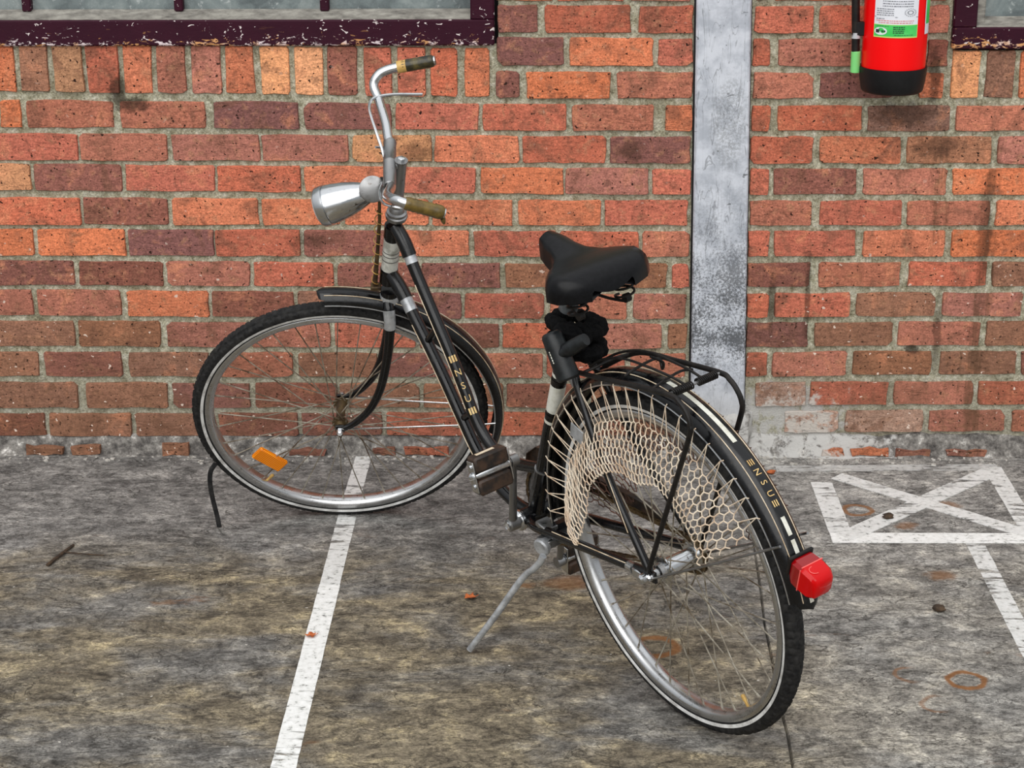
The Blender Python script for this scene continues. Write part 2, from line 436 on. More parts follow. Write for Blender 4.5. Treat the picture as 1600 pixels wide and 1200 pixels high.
def mat_dirty_glass():
    M = Mat('dirty_window_glass', rough=0.28); p = M.pos()
    a = M.noise(p, 9, 6, 0.68, 0.6); b = M.noise(p, 46, 5, 0.7)
    c = M.ramp(a, [(0.3, S(78, 86, 88)), (0.5, S(118, 128, 128)), (0.7, S(152, 160, 158))])
    c = M.mix(M.step(b, 0.58, 0.72), c, S(176, 182, 180)); M.set('Base Color', c)
    M.set('Roughness', M.lerp(b, 0.3, 0.7, 0.12, 0.5)); M.set('Specular IOR Level', 0.6)
    return M

def mat_cement():
    M = Mat('cement_fillet', rough=0.95); p = M.pos(); x, y, z = M.xyz(p)
    a = M.noise(p, 26, 7, 0.7); f = M.noise(p, 120, 4, 0.7)
    c = M.ramp(a, [(0.3, S(44, 41, 40)), (0.44, S(96, 92, 88)), (0.58, S(140, 136, 130)), (0.68, S(216, 212, 206))])
    c = M.mix(1.0, c, M.gray(M.lerp(f, 0.3, 0.7, 0.55, 1.4)), 'MULTIPLY')
    c = M.mix(make_lime(M, p, 0.50, 0.95, 0.30), c, S(190, 188, 184))
    M.set('Base Color', c); M.bump(M.ma('ADD', a, M.ma('MULTIPLY', f, 0.4)), 0.9, 0.006)
    return M

def mat_black_paint():
    M = Mat('black_enamel', S(8, 8, 10), 0.2); M.set('Specular IOR Level', 0.45)
    o = M.obj(); a = M.noise(o, 60, 5, 0.65)
    c = M.mix(M.step(a, 0.62, 0.72), S(8, 8, 10), S(40, 36, 32)); M.set('Base Color', c)
    M.set('Roughness', M.lerp(a, 0.4, 0.75, 0.12, 0.45))
    return M
def mat_chrome(name='chrome', dull=0.16, tint=S(206, 208, 210)):
    M = Mat(name, tint, dull, 1.0); o = M.obj(); a = M.noise(o, 85, 5, 0.65); b = M.noise(o, 30, 4, 0.6)
    c = M.mix(M.step(a, 0.60, 0.74), tint, S(96, 86, 76)); M.set('Base Color', c)
    M.set('Roughness', M.lerp(b, 0.3, 0.7, dull * 0.7, dull * 1.8)); M.bump(a, 0.08, 0.001)
    return M
def mat_noise(name, c0, c1, scale=60, rough=0.6, metal=0.0, bump=0.2, bd=0.001, spec=0.5, pw=False):
    M = Mat(name, c0, rough, metal); M.set('Specular IOR Level', spec)
    o = M.pos() if pw else M.obj(); a = M.noise(o, scale, 5, 0.65)
    M.set('Base Color', M.mix(M.step(a, 0.35, 0.68), c0, c1))
    if bump: M.bump(a, bump, bd)
    return M

BRICK = mat_brick(); MORTAR = mat_mortar(); FLOOR = mat_floor(); POST = mat_post(); MAROON = mat_maroon()
LEDGE = mat_ledge(); GLASS = mat_dirty_glass(); CEMENT = mat_cement()
PAINT = mat_road_paint('white_road_paint', 0.40); PAINT_WORN = mat_road_paint('worn_road_paint', 0.46, 0.82); PAINT_BOX = mat_road_paint('scuffed_road_paint', 0.44, 0.84); PAINT_FAINT = mat_road_paint('faint_road_paint', 0.45, 0.5)
BLACK = mat_black_paint(); CHROME = mat_chrome(); STEEL = mat_chrome('dull_steel', 0.34, S(150, 150, 150)); ALU = mat_noise('cast_aluminium', S(196, 199, 202), S(150, 152, 154), 40, 0.4, 0.55, 0.15)
RIM = mat_chrome('rim_steel', 0.24, S(196, 197, 198))
SPOKE = mat_noise('spoke_steel', S(184, 177, 162), S(96, 82, 64), 26, 0.42, 0.65, 0)
TYRE = mat_noise('tyre_rubber', S(20, 20, 21), S(44, 43, 42), 70, 0.72, 0, 0.3, 0.001, 0.25)
STRIPE = mat_noise('pale_tyre_stripe', S(226, 226, 224), S(170, 168, 164), 30, 0.5, 0, 0)
RUBBER = mat_noise('black_rubber', S(13, 12, 12), S(32, 28, 25), 60, 0.5, 0, 0.2, 0.001, 0.3)
PEDAL = mat_noise('brown_black_pedal_rubber', S(26, 21, 18), S(70, 50, 36), 30, 0.55, 0, 0.2)
VINYL = mat_noise('saddle_vinyl', S(5, 5, 7), S(13, 13, 16), 130, 0.32, 0, 0.2, 0.0008, 0.22)
FABRIC = mat_noise('black_sleeve_fabric', S(7, 7, 8), S(20, 20, 21), 90, 0.9, 0, 1.0, 0.006, 0.12)
LOCKPL = mat_noise('black_lock_casing', S(14, 16, 18), S(28, 32, 34), 70, 0.4, 0, 0.15, 0.001, 0.4)
WHITE = mat_noise('aged_white_paint', S(222, 222, 212), S(190, 188, 172), 45, 0.5, 0, 0.1)
TAPE = mat_noise('white_tape', S(214, 214, 206), S(150, 150, 140), 38, 0.5, 0, 0.3)
GOLD = mat_noise('gold_transfer', S(224, 196, 138), S(196, 156, 92), 60, 0.5, 0, 0)
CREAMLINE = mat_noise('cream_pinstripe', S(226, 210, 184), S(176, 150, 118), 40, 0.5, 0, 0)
STRING = mat_noise('net_string', S(240, 226, 204), S(206, 178, 150), 30, 0.8, 0, 0)
STRING_DARK = mat_noise('grimy_net_string', S(118, 84, 70), S(70, 52, 44), 30, 0.85, 0, 0)
GRIPM = mat_noise('olive_black_grip', S(26, 26, 18), S(96, 84, 44), 26, 0.3, 0, 0.1)
GRIPY = mat_noise('amber_grip', S(120, 98, 44), S(66, 54, 24), 26, 0.28, 0, 0.1)
BRASS = mat_noise('yellow_collar', S(206, 168, 96), S(176, 138, 70), 40, 0.45, 0, 0)
RUSTY = mat_noise('rusty_rod', S(92, 74, 44), S(54, 38, 24), 50, 0.65, 0.3, 0.2)
WIRE = mat_noise('amber_wire', S(206, 166, 84), S(140, 104, 52), 40, 0.4, 0, 0)
def mat_red_lens():
    M = Mat('red_lens', S(196, 0, 4), 0.1); M.set('Specular IOR Level', 0.3)
    return M
REDLENS = mat_red_lens(); CLAMPM = mat_noise('grey_clamp', S(120, 124, 126), S(70, 72, 74), 60, 0.45, 0.4, 0.2)
def mat_reflector():
    M = Mat('orange_reflector', S(244, 142, 10), 0.2); o = M.obj()
    c = M.n('ShaderNodeTexChecker', {'Vector': o, 'Scale': 300.0, 'Color1': S(252, 156, 18), 'Color2': S(214, 104, 4)}); M.set('Base Color', c.outputs[0])
    return M
ORANGE = mat_reflector()
REDPAINT = Mat('red_extinguisher_paint', S(250, 0, 4), 0.35); REDPAINT.set('Specular IOR Level', 0.25)
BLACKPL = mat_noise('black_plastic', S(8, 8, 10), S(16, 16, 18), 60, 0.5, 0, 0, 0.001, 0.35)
GREENPL = Mat('pale_green_nozzle', S(126, 214, 124), 0.45)
LABELW = Mat('white_label', S(228, 230, 236), 0.5); LABELG = mat_noise('green_label', S(52, 196, 84), S(90, 212, 110), 20, 0.5, 0, 0)
LABELY = Mat('yellow_label_edge', S(206, 232, 120), 0.5)
INK = Mat('label_ink', S(70, 72, 84), 0.6); INKRED = Mat('label_ink_red', S(220, 110, 110), 0.6); INKDARK = Mat('label_ink_dark', S(20, 50, 40), 0.6)
GREYBAND = Mat('grey_band', S(190, 194, 198), 0.4)
TWIGM = mat_noise('twig_bark', S(46, 36, 28), S(80, 62, 44), 60, 0.9); LEAFM = mat_noise('rusty_leaf', S(196, 106, 52), S(150, 72, 34), 60, 0.8)
CRUMB = mat_noise('mortar_crumbs', S(206, 202, 194), S(150, 146, 138), 50, 0.95, 0, 0.3, 0.001, 0.2, True)
BRICKS = """
-1417 -1363 905 974 905 974 o
-1347 -1123 905 974 904 972 p
-1102 -883 904 972 902 970 p
-860 -641 902 970 900 968 d
-624 -401 900 968 899 965 d
-386 -174 899 965 897 963 r
-161 54 897 963 895 961 r
71 278 895 961 894 959 p
311 379 894 959 894 959 o
534 580 894 959 894 959 r
601 816 894 959 894 958 r
834 1043 894 958 894 958 k
1061 1299 894 958 894 958 p
-1458 -1223 819 887 818 886 r
-1215 -989 818 886 817 885 p
-974 -746 817 885 816 883 p
-738 -514 815 883 814 882 p
-502 -297 814 882 813 880 t
-287 -70 813 880 811 879 o
-57 156 811 879 810 878 r
171 376 810 877 809 877 d
534 693 809 877 809 877 r
714 921 809 877 808 877 o
939 1156 808 877 808 876 b
1174 1389 808 876 808 876 p
-1584 -1353 737 806 737 806 y
-1341 -1112 737 806 736 805 d
-1101 -867 736 804 734 802 r
-859 -641 734 802 733 800 r
-630 -405 733 800 731 798 o
-389 -184 731 798 729 796 r
-169 47 729 796 727 794 o
55 268 727 794 726 793 p
281 380 726 792 726 792 r
535 582 726 792 726 792 r
598 811 726 792 726 792 d
831 1046 726 792 726 792 p
1063 1280 726 792 726 792 o
-1457 -1230 645 716 645 716 r
-1220 -998 645 716 644 714 d
-984 -757 644 714 644 713 o
-745 -543 644 713 644 712 o
-526 -310 644 712 643 710 o
-296 -86 643 710 643 709 o
-69 145 643 709 643 708 o
157 373 643 708 643 707 r
538 697 643 707 643 707 p
721 935 643 707 643 707 r
950 1164 643 707 643 707 p
1182 1404 643 707 643 707 o
-1585 -1358 560 631 560 631 o
-1346 -1114 560 631 560 630 o
-1107 -880 560 630 559 629 d
-874 -649 559 629 559 628 r
-637 -418 559 628 559 627 d
-406 -203 559 627 559 626 o
-188 27 559 626 558 625 r
39 247 558 625 558 624 r
259 379 558 624 558 625 p
537 591 558 626 559 626 r
607 817 559 626 559 627 r
839 1052 559 627 559 628 o
1071 1294 559 628 559 628 o
-1473 -1257 478 543 478 543 d
-1243 -1020 478 543 477 542 d
-1008 -789 477 542 476 541 p
-776 -565 476 541 475 539 r
-553 -340 475 539 474 538 d
-327 -120 474 538 473 537 d
-105 96 473 537 472 536 b
108 323 472 536 472 536 b
340 381 472 536 473 536 r
539 701 474 538 475 539 d
727 940 475 539 477 541 p
964 1168 477 541 477 541 r
1186 1402 477 541 477 541 k
-1601 -1377 393 462 394 463 p
-1361 -1139 394 463 393 462 p
-1120 -903 393 461 391 460 o
-891 -673 391 460 390 458 d
-663 -448 390 458 389 457 b
-436 -225 389 457 387 455 d
-213 -3 387 455 386 454 r
13 218 386 454 385 452 p
238 375 385 452 386 453 p
540 595 389 454 389 454 r
612 812 390 454 392 456 r
831 1038 393 456 394 456 b
1060 1269 394 456 394 457 p
1288 1494 394 457 395 457 p
-1488 -1270 307 376 307 376 b
-1259 -1038 307 376 306 375 b
-1019 -803 306 374 305 373 p
-790 -580 305 373 305 372 p
-563 -350 305 372 304 371 r
-338 -123 304 371 303 370 d
-113 97 303 370 302 369 r
109 313 302 369 303 369 p
332 379 303 369 304 370 b
541 704 306 372 308 374 d
724 929 309 374 312 376 b
948 1162 312 376 312 376 p
1182 1400 312 377 312 377 b
-1610 -1374 221 288 221 289 b
-1357 -1148 221 289 221 288 d
-1128 -913 221 288 220 288 b
-901 -685 220 288 220 287 p
-666 -453 220 287 220 286 b
-441 -227 220 286 219 285 d
-215 -8 219 285 219 285 p
6 213 219 285 218 284 r
231 377 218 284 220 285 p
543 598 223 288 224 289 r
615 811 224 289 228 292 p
831 1039 228 292 230 294 b
1063 1265 230 294 231 294 b
1282 1493 231 294 231 294 d
-1504 -1273 130 201 131 201 b
-1250 -1030 131 201 131 201 b
-1014 -804 131 200 132 200 d
-787 -568 132 200 132 200 d
-556 -342 132 200 133 199 b
-330 -115 133 199 133 199 b
-103 110 133 199 133 198 d
128 336 133 198 135 199 b
352 379 135 199 136 200 b
573 705 138 202 140 204 w
718 927 141 204 144 207 r
946 1157 144 207 145 208 p
1174 1381 145 208 145 208 r
-1601 -1371 48 111 49 111 d
-1357 -1135 49 111 49 112 b
-1121 -905 49 112 50 113 b
-892 -676 50 113 51 114 d
-664 -445 51 114 52 114 d
-431 -221 52 115 52 115 r
-209 12 52 115 53 116 r
24 233 53 116 54 117 d
245 378 54 117 56 118 b
653 799 61 121 64 123 w
819 1027 64 123 67 125 w
1045 1249 67 125 67 125 p
1270 1474 67 125 68 126 p
-121 -20 1149 1216 1149 1216 d
-1 216 1149 1216 1147 1214 r
240 374 1147 1214 1147 1214 r
533 682 1146 1213 1146 1213 r
698 906 1146 1213 1145 1213 r
922 1024 1145 1213 1145 1213 p
-122 45 1065 1134 1064 1133 d
62 274 1064 1133 1063 1131 o
291 376 1063 1131 1062 1131 r
531 573 1062 1130 1062 1129 r
595 797 1062 1129 1061 1128 p
813 960 1061 1128 1060 1127 b
976 1026 1060 1127 1060 1127 d
-125 -69 981 1048 981 1047 d
-48 166 980 1047 979 1046 o
186 378 979 1045 979 1044 p
536 687 979 1044 979 1043 p
706 891 980 1043 980 1042 d
960 1021 980 1042 980 1042 o
-1646 -1429 905 974 905 974 o
-1875 -1658 905 974 905 974 d
1311 1528 894 958 894 958 d
1540 1757 894 958 894 958 o
-1687 -1470 819 886 819 886 r
-1916 -1699 819 886 819 886 b
1401 1618 808 876 808 876 p
1630 1847 808 876 808 876 r
-1813 -1596 737 806 737 806 p
-2042 -1825 737 806 737 806 r
1292 1509 726 792 726 792 d
1521 1738 726 792 726 792 b
-1686 -1469 645 716 645 716 p
-1915 -1698 645 716 645 716 b
1416 1633 643 707 643 707 o
1645 1862 643 707 643 707 r
-1814 -1597 560 631 560 631 o
-2043 -1826 560 631 560 631 p
1306 1523 559 628 559 628 r
1535 1752 559 628 559 628 p
-1702 -1485 478 543 478 543 b
-1931 -1714 478 543 478 543 d
1414 1631 477 541 477 541 p
1643 1860 477 541 477 541 b
-1830 -1613 394 463 394 463 p
-2059 -1842 394 463 394 463 r
1506 1723 394 456 394 456 p
1735 1952 394 456 394 456 o
-1717 -1500 307 376 307 376 o
-1946 -1729 307 376 307 376 b
1412 1629 312 376 312 376 p
1641 1858 312 376 312 376 p
-1839 -1622 221 289 221 289 r
-2068 -1851 221 289 221 289 r
1505 1722 230 294 230 294 p
1734 1951 230 294 230 294 p
-1733 -1516 131 201 131 201 p
-1962 -1745 131 201 131 201 p
1393 1610 145 208 145 208 d
1622 1839 145 208 145 208 d
-1830 -1613 49 111 49 111 p
-2059 -1842 49 111 49 111 o
1486 1703 67 125 67 125 p
1715 1932 67 125 67 125 p
-122 20 1229 1299 1229 1299 o
32 200 1229 1299 1229 1299 r
212 372 1229 1299 1229 1299 p
535 560 1229 1299 1229 1299 p
572 785 1229 1299 1229 1299 r
797 1018 1229 1299 1229 1299 p
-122 -60 1313 1383 1313 1383 p
-48 160 1313 1383 1313 1383 r
172 372 1313 1383 1313 1383 r
535 680 1313 1383 1313 1383 p
692 905 1313 1383 1313 1383 r
917 1018 1313 1383 1313 1383 p
-1438 -1369 1000 1123 999 1122 o
-1355 -1283 999 1122 998 1121 b
-1268 -1192 998 1121 997 1120 t
-1182 -1101 997 1120 996 1119 r
-1087 -1015 996 1118 995 1118 o
-1000 -927 995 1117 994 1116 p
-912 -836 994 1116 993 1115 p
-823 -751 993 1115 992 1114 o
-732 -660 991 1114 991 1113 y
-645 -573 990 1113 989 1112 y
-559 -485 989 1112 988 1111 d
-465 -396 988 1110 987 1109 r
-380 -309 987 1109 986 1108 r
-293 -227 986 1108 985 1107 r
-207 -145 985 1107 984 1106 o
1040 1111 980 1098 980 1098 y
1129 1201 980 1098 980 1098 k
1216 1289 980 1098 980 1097 o
1305 1377 980 1097 980 1097 r
1393 1465 980 1097 980 1097 p
1481 1553 980 1097 980 1097 r
-1524 -1452 1001 1123 1001 1123 o
-1610 -1538 1001 1123 1001 1123 r
-1696 -1624 1001 1123 1001 1123 o
-1782 -1710 1001 1123 1001 1123 r
-1868 -1796 1001 1123 1001 1123 o
-1954 -1882 1001 1123 1001 1123 o"""
# ================================================================ STRUCTURE
WIN1 = (-2.45, -0.128, 1.117, 2.3)      # opening of the left window
WIN2 = (1.031, 2.45, 1.106, 2.3)
def in_win(x, z):
    return any(a < x < b and c < z < d for a, b, c, d in (WIN1, WIN2))

# ---- wall: rough mortar bed, every brick a piece of its own
def build_wall():
    mb = MB(); st = 0.02; xs = [-2.5 + st * i for i in range(251)]; zs = [-0.02 + st * i for i in range(124)]
    vid = {}
    def vert(i, k):
        if (i, k) not in vid:
            x, z = xs[i], zs[k]
            n = mnoise.noise(V(x * 22, 0.3, z * 22)) * 0.0022 + mnoise.noise(V(x * 60, 4.3, z * 60)) * 0.0014
            vid[(i, k)] = len(mb.v); mb.v.append((x, 0.0078 + n, z))
        return vid[(i, k)]
    for i in range(250):
        for k in range(123):
            if in_win((xs[i] + xs[i + 1]) / 2, (zs[k] + zs[k + 1]) / 2): continue
            mb.f.append((vert(i, k), vert(i + 1, k), vert(i + 1, k + 1), vert(i, k + 1)))
    o = mb.build('wall_back', MORTAR, smooth=60)
    return tag(o, 'red brick wall with grey mortar behind the bicycle', 'wall', 'structure')
wall = build_wall()

PAL = {'r': (198, 112, 88), 'o': (216, 128, 92), 'y': (234, 164, 116), 'p': (184, 118, 99), 'd': (144, 94, 84), 'b': (158, 112, 89), 't': (194, 142, 106), 'k': (150, 110, 92), 'w': (190, 160, 146)}
def brick(x0, x1, zl0, zl1, zr0, zr1, code, rnd):
    j = lambda a: rnd.uniform(-a, a)
    W = x1 - x0; pts = []
    def P(u, v):      # u,v in 0..1
        zb = zl0 + (zr0 - zl0) * u; zt = zl1 + (zr1 - zl1) * u
        return x0 + W * u, zb + (zt - zb) * v
    c = 0.006; cu = c / W; cv = c / (zl1 - zl0)
    chip = [rnd.random() < 0.05 for _ in range(4)]
    def corner(k, a, b):
        s = rnd.uniform(1.5, 2.4) if chip[k] else rnd.uniform(0.4, 1.0)
        return s
    s0, s1, s2, s3 = [corner(k, 0, 0) for k in range(4)]
    mids = (0.28, 0.5, 0.74) if W > 0.1 else (0.5,)
    seq = [(s0 * cu, 0)] + [(m + j(0.06), 0) for m in mids] + [(1 - s1 * cu, 0), (1, s1 * cv)] + ([(1, 0.5 + j(0.1))]) + [(1, 1 - s2 * cv), (1 - s2 * cu, 1)] + [(1 - m + j(0.06), 1) for m in mids] + [(s3 * cu, 1), (0, 1 - s3 * cv), (0, 0.5 + j(0.1)), (0, s0 * cv)]
    n = len(seq); back = []; front = []
    cx, cz = P(0.5, 0.5); yf = j(0.0018); tx, tz = j(0.006), j(0.012)
    for u, v in seq:
        x, z = P(u, v); x += j(0.0022) + (u - .5) * .003; z += j(0.0020) + (v - .5) * .0032
        back.append((x, 0.030, z))
        dx, dz = cx - x, cz - z; L = math.hypot(dx, dz)
        ix = 0.0022 * (1 if abs(u - 0.5) > 0.45 else 0.2); iz = 0.0022 * (1 if abs(v - 0.5) > 0.45 else 0.2)
        fx, fz = x + math.copysign(ix, dx), z + math.copysign(iz, dz)
        front.append((fx, yf + tx * (fx - cx) + tz * (fz - cz), fz))
    mid = [((a[0] * 0.8 + b[0] * 0.2), 0.0056, (a[2] * 0.8 + b[2] * 0.2)) for a, b in zip(back, front)]
    vs = [(p[0] - cx, p[1], p[2] - cz) for p in mid + front]
    fs = [(i, (i + 1) % n, n + (i + 1) % n, n + i) for i in range(n)] + [tuple(range(n, 2 * n))]
    # skirt into the mortar
    k = len(vs); vs += [(p[0] - cx, 0.02, p[2] - cz) for p in mid]
    fs += [(k + i, k + (i + 1) % n, (i + 1) % n, i) for i in range(n)]
    me = bpy.data.meshes.new('brick'); me.from_pydata(vs, [], fs); me.update(); me.materials.append(BRICK.m)
    ob = bpy.data.objects.new('brick', me); COL.objects.link(ob); ob.parent = wall; ob.location = (cx, 0, cz)
    r, g, b = PAL[code]; q = 1 + j(0.07); w = j(5)
    ob.color = S(min(255, max(0, r * q + w)), min(255, max(0, g * q)), min(255, max(0, b * q - w)))
    return ob
rb = random.Random(3)
for ln in BRICKS.strip().splitlines():
    t = ln.split(); a = [int(v) / 1000.0 for v in t[:6]]
    if a[0] > 2.3 or a[1] < -2.3: continue
    brick(*a, t[6], rb)

# ---- wall foot: cement fillet and broken brick stubs
def build_fillet():
    rows = []; rr = random.Random(9)
    n = 420
    for i in range(n + 1):
        x = -2.5 + 5.0 * i / n; q = mnoise.noise(V(x * 7, 0, 1.3)); q2 = mnoise.noise(V(x * 31, 2, 0.3))
        h = 0.046 + 0.008 * q + 0.006 * q2; d = 0.020 + 0.007 * q2 + 0.006 * q
        if 0.36 < x < 0.62: h += 0.0
        rows.append([(x, 0.012, h + 0.012), (x, -0.001 + 0.003 * q2, h), (x, -0.006 - 0.004 * q, h * 0.62 + 0.006 * q2), (x, -d * 0.6, 0.016 + 0.007 * q2), (x, -d, 0.004 + 0.003 * q), (x, -d - 0.022, -0.003)])
    mb = MB(); mb.grid(rows); o = mb.build('baseboard_back', CEMENT, smooth=60)
    return tag(o, 'rough grey cement fillet along the foot of the brick wall', 'wall base', 'structure')
fil = build_fillet()
rf = random.Random(21)
for (a, b, z0, z1, code) in ((-1.425, -1.318, .004, .026, 'b'), (-1.300, -1.215, .004, .027, 'b'), (-1.045, -.975, .002, .036, 'b'), (-.47, -.41, .004, .022, 'd'), (-.385, -.26, .003, .024, 'r'), (.755, .815, .004, .022, 'o'), (.835, .935, .004, .024, 'o'), (.955, 1.05, .003, .02, 'd'), (1.09, 1.2, .003, .02, 'd'), (-.70, -.60, .003, .02, 'd')):
    mb = MB(); n = 10; ring = []
    for k in range(n):
        u = k / (n // 2 - 1) if k < n // 2 else 1 - (k - n // 2) / (n // 2 - 1)
        z = (z0 if k < n // 2 else z1) + rf.uniform(-.004, .004); ring.append((a + (b - a) * u + rf.uniform(-.004, .004), z))
    f0 = [(x, -.012, z) for x, z in ring]; f1 = [(x * .97 + (a + b) / 2 * .03, -.027 + rf.uniform(-.003, .003), z) for x, z in ring]
    mb.add(f0 + f1, [(i, (i + 1) % n, n + (i + 1) % n, n + i) for i in range(n)] + [tuple(range(n, 2 * n))])
    o = mb.build('brick_fragment', BRICK, fil, smooth=0); o.color = S(*PAL[code])

# ---- post
def build_post():
    mb = MB(); y0, y1 = -0.014, 0.03
    prof = [(0.10, 0.396, 0.541), (0.202, 0.394, 0.539), (1.23, 0.382, 0.521), (2.4, 0.368, 0.501)]
    rows = []
    for z, a, b in prof:
        c = 0.004
        rows.append([(a, y1, z), (a, y0 + c, z), (a + c, y0, z), (b - c, y0, z), (b, y0 + c, z), (b, y1, z)])
    mb.grid(rows); mb.add([rows[0][k] for k in range(6)], [(0, 1, 2, 3, 4, 5)])
    o = mb.build('trim_1', POST, smooth=30)
    tag(o, 'pale grey painted flat post against the brick wall', 'post', 'structure')
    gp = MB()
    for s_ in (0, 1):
        rows = [[((b if s_ else a - .005), .0005, z), ((b + .003 if s_ else a), .0005, z)] for z, a, b in prof]; gp = MB(); gp.grid(rows); gp.build('shadow_gap', BLACKPL, o, smooth=0)  # flat black strips paint in the shadow line along both post edges
    mp = MB(); rr = random.Random(2); rows = []
    for z, d in ((-0.01, .034), (.03, .030), (.09, .026), (.118, .020), (.125, .0)):
        rows.append([(0.380 + 0.19 * k / 9 + rr.uniform(-.003, .003), -d + rr.uniform(-.003, .003) if 0 < k < 9 else .02, z + rr.uniform(-.004, .004)) for k in range(10)])
    mp.grid(rows); q = mp.build('plinth', CEMENT, o, smooth=60)
build_post()

# ---- windows
def build_window(name, x0, x1, zb, rail, jamb, side, muntins, label):
    mb = MB(); mb.box(((x0 + x1) / 2, 0.024, zb + rail / 2), (x1 - x0) / 2, 0.036, rail / 2, bev=0.004)
    root = mb.build('window_' + name, MAROON, smooth=30)
    tag(root, label, 'window', 'structure')
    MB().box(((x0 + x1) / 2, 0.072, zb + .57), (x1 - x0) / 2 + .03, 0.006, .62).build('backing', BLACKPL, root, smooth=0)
    MB().box(((x0 + x1) / 2, 0.046, zb - .010), (x1 - x0) / 2 + .02, 0.020, .020).build('sill_gap', BLACKPL, root, smooth=0)
    jx = x1 - jamb / 2 if side > 0 else x0 + jamb / 2
    z1 = 2.3
    MB().box((jx, 0.0245, (zb + z1) / 2 + rail / 2 - .001), jamb / 2, 0.0355, (z1 - zb - rail) / 2, bev=0.004).build('jamb', MAROON, root, smooth=30)
    g0, g1 = (x0, x1 - jamb) if side > 0 else (x0 + jamb, x1)
    zt = zb + rail
    ml = MB(); ml.add([(g0, -.006, zt + .002), (g1, -.006, zt + .002), (g1, .048, zt + .020), (g0, .048, zt + .020), (g0, -.006, zt - .01), (g1, -.006, zt - .01), (g1, .055, zt - .01), (g0, .055, zt - .01)], [(0, 1, 2, 3), (4, 5, 1, 0), (1, 5, 6, 2), (4, 0, 3, 7)])
    ml.build('ledge', LEDGE, root, smooth=0)
    if side < 0:
        MB().box((g0 + .012, .03, (zt + z1) / 2), .012, .02, (z1 - zt) / 2, bev=.003).build('putty_bead', LEDGE, root)
    edges = [g0] + list(muntins) + [g1]
    for m in muntins:
        MB().box((m, 0.043, (zt + z1) / 2 + .008), 0.0115, 0.013, (z1 - zt) / 2 - .008, bev=0.003).build('glazing_bar', MAROON, root, smooth=30)
    for a, b in zip(edges[:-1], edges[1:]):
        MB().box(((a + b) / 2, 0.057, (zt + z1) / 2), (b - a) / 2 - .001, 0.002, (z1 - zt) / 2).build('pane', GLASS, root, smooth=0)
build_window('1', -2.45, -0.130, 1.117, 0.066, 0.061, 1, (-2.10, -1.716, -1.333, -0.941, -0.566), 'wide window with chipped maroon frame and dusty panes at upper left')
build_window('2', 1.033, 2.45, 1.106, 0.055, 0.060, -1, (1.50, 1.95), 'window with chipped maroon frame in the upper right corner')

# ---- floor with a joint running away from the wall
def build_floor():
    pl = [(0.05, .52), (-.45, .515), (-.69, .506), (-.9, .497), (-1.05, .488), (-1.228, .485), (-1.4, .478), (-1.55, .480), (-1.682, .475), (-2.6, .468), (-9.0, .45)]
    hw = [0, .0010, .0034, .0036, .003, .0036, .003, .0036, .0034, .0034, .0034]
    mb = MB(); n = len(pl)
    vs = [(-7, .05, 0), (-7, -9, 0), (7, .05, 0), (7, -9, 0)]
    L = []; C = []; R = []
    for (y, x), w in zip(pl, hw):
        L.append(len(vs)); vs.append((x - w, y, 0)); C.append(len(vs)); vs.append((x, y, -.010 if w > .001 else -.0003)); R.append(len(vs)); vs.append((x + w, y, 0))
    fs = [tuple([0, 1] + list(reversed(L))), tuple([3, 2] + R)]
    for i in range(n - 1):
        fs += [(L[i], L[i + 1], C[i + 1], C[i]), (C[i], C[i + 1], R[i + 1], R[i])]
    mb.add(vs, fs); o = mb.build('floor', FLOOR, smooth=0)
    return tag(o, 'stained grey and brown concrete yard floor with cracks', 'floor', 'structure')
floor = build_floor()
pz = [0.0]
def strip(x0, y0, x1, y1, w, mat, label=None):
    a, b = V(x0, y0, 0), V(x1, y1, 0); d = (b - a).normalized(); nrm = V(-d.y, d.x, 0); rr = random.Random(int((x0 * 7 + y1) * 1000))
    L = (b - a).length; k = max(2, int(L / .03)); pz[0] += .00012; z = .0006 + pz[0]
    l0 = []; l1 = []
    for i in range(k + 1):
        p = a + d * (L * i / k); e = lambda: rr.uniform(-.0005, .0005)
        l0.append(p + nrm * (w / 2 + e()) + V(0, 0, z)); l1.append(p - nrm * (w / 2 + e()) + V(0, 0, z))
    lo = [V(p.x, p.y, -.0005) for p in l0]; l2 = [V(p.x, p.y, -.0005) for p in l1]
    mb = MB(); mb.grid([lo, l0, l1, l2])
    o = mb.build('painted_line', mat, floor, smooth=0)
    if label: o['label'] = label
strip(-.495, -.022, -.499, -.30, .044, PAINT_BOX)
strip(-.499, -.30, -.4995, -.86, .047, PAINT_BOX)
strip(-.4995, -.86, -.500, -2.9, .049, PAINT, 'long white line under the front wheel')
strip(1.047, -.612, 1.036, -2.9, .045, PAINT_WORN, 'worn white line running off the painted box')
strip(.728, -.21, .730, -.61, .056, PAINT_BOX)
strip(.703, -.577, 1.36, -.577, .060, PAINT)
strip(1.20, -.10, 1.20, -.55, .050, PAINT_BOX)
strip(.62, -.113, 1.215, -.098, .040, PAINT_FAINT)
strip(.775, -.165, 1.20, -.560, .050, PAINT_BOX)
strip(1.19, -.13, .735, -.575, .056, PAINT_BOX)

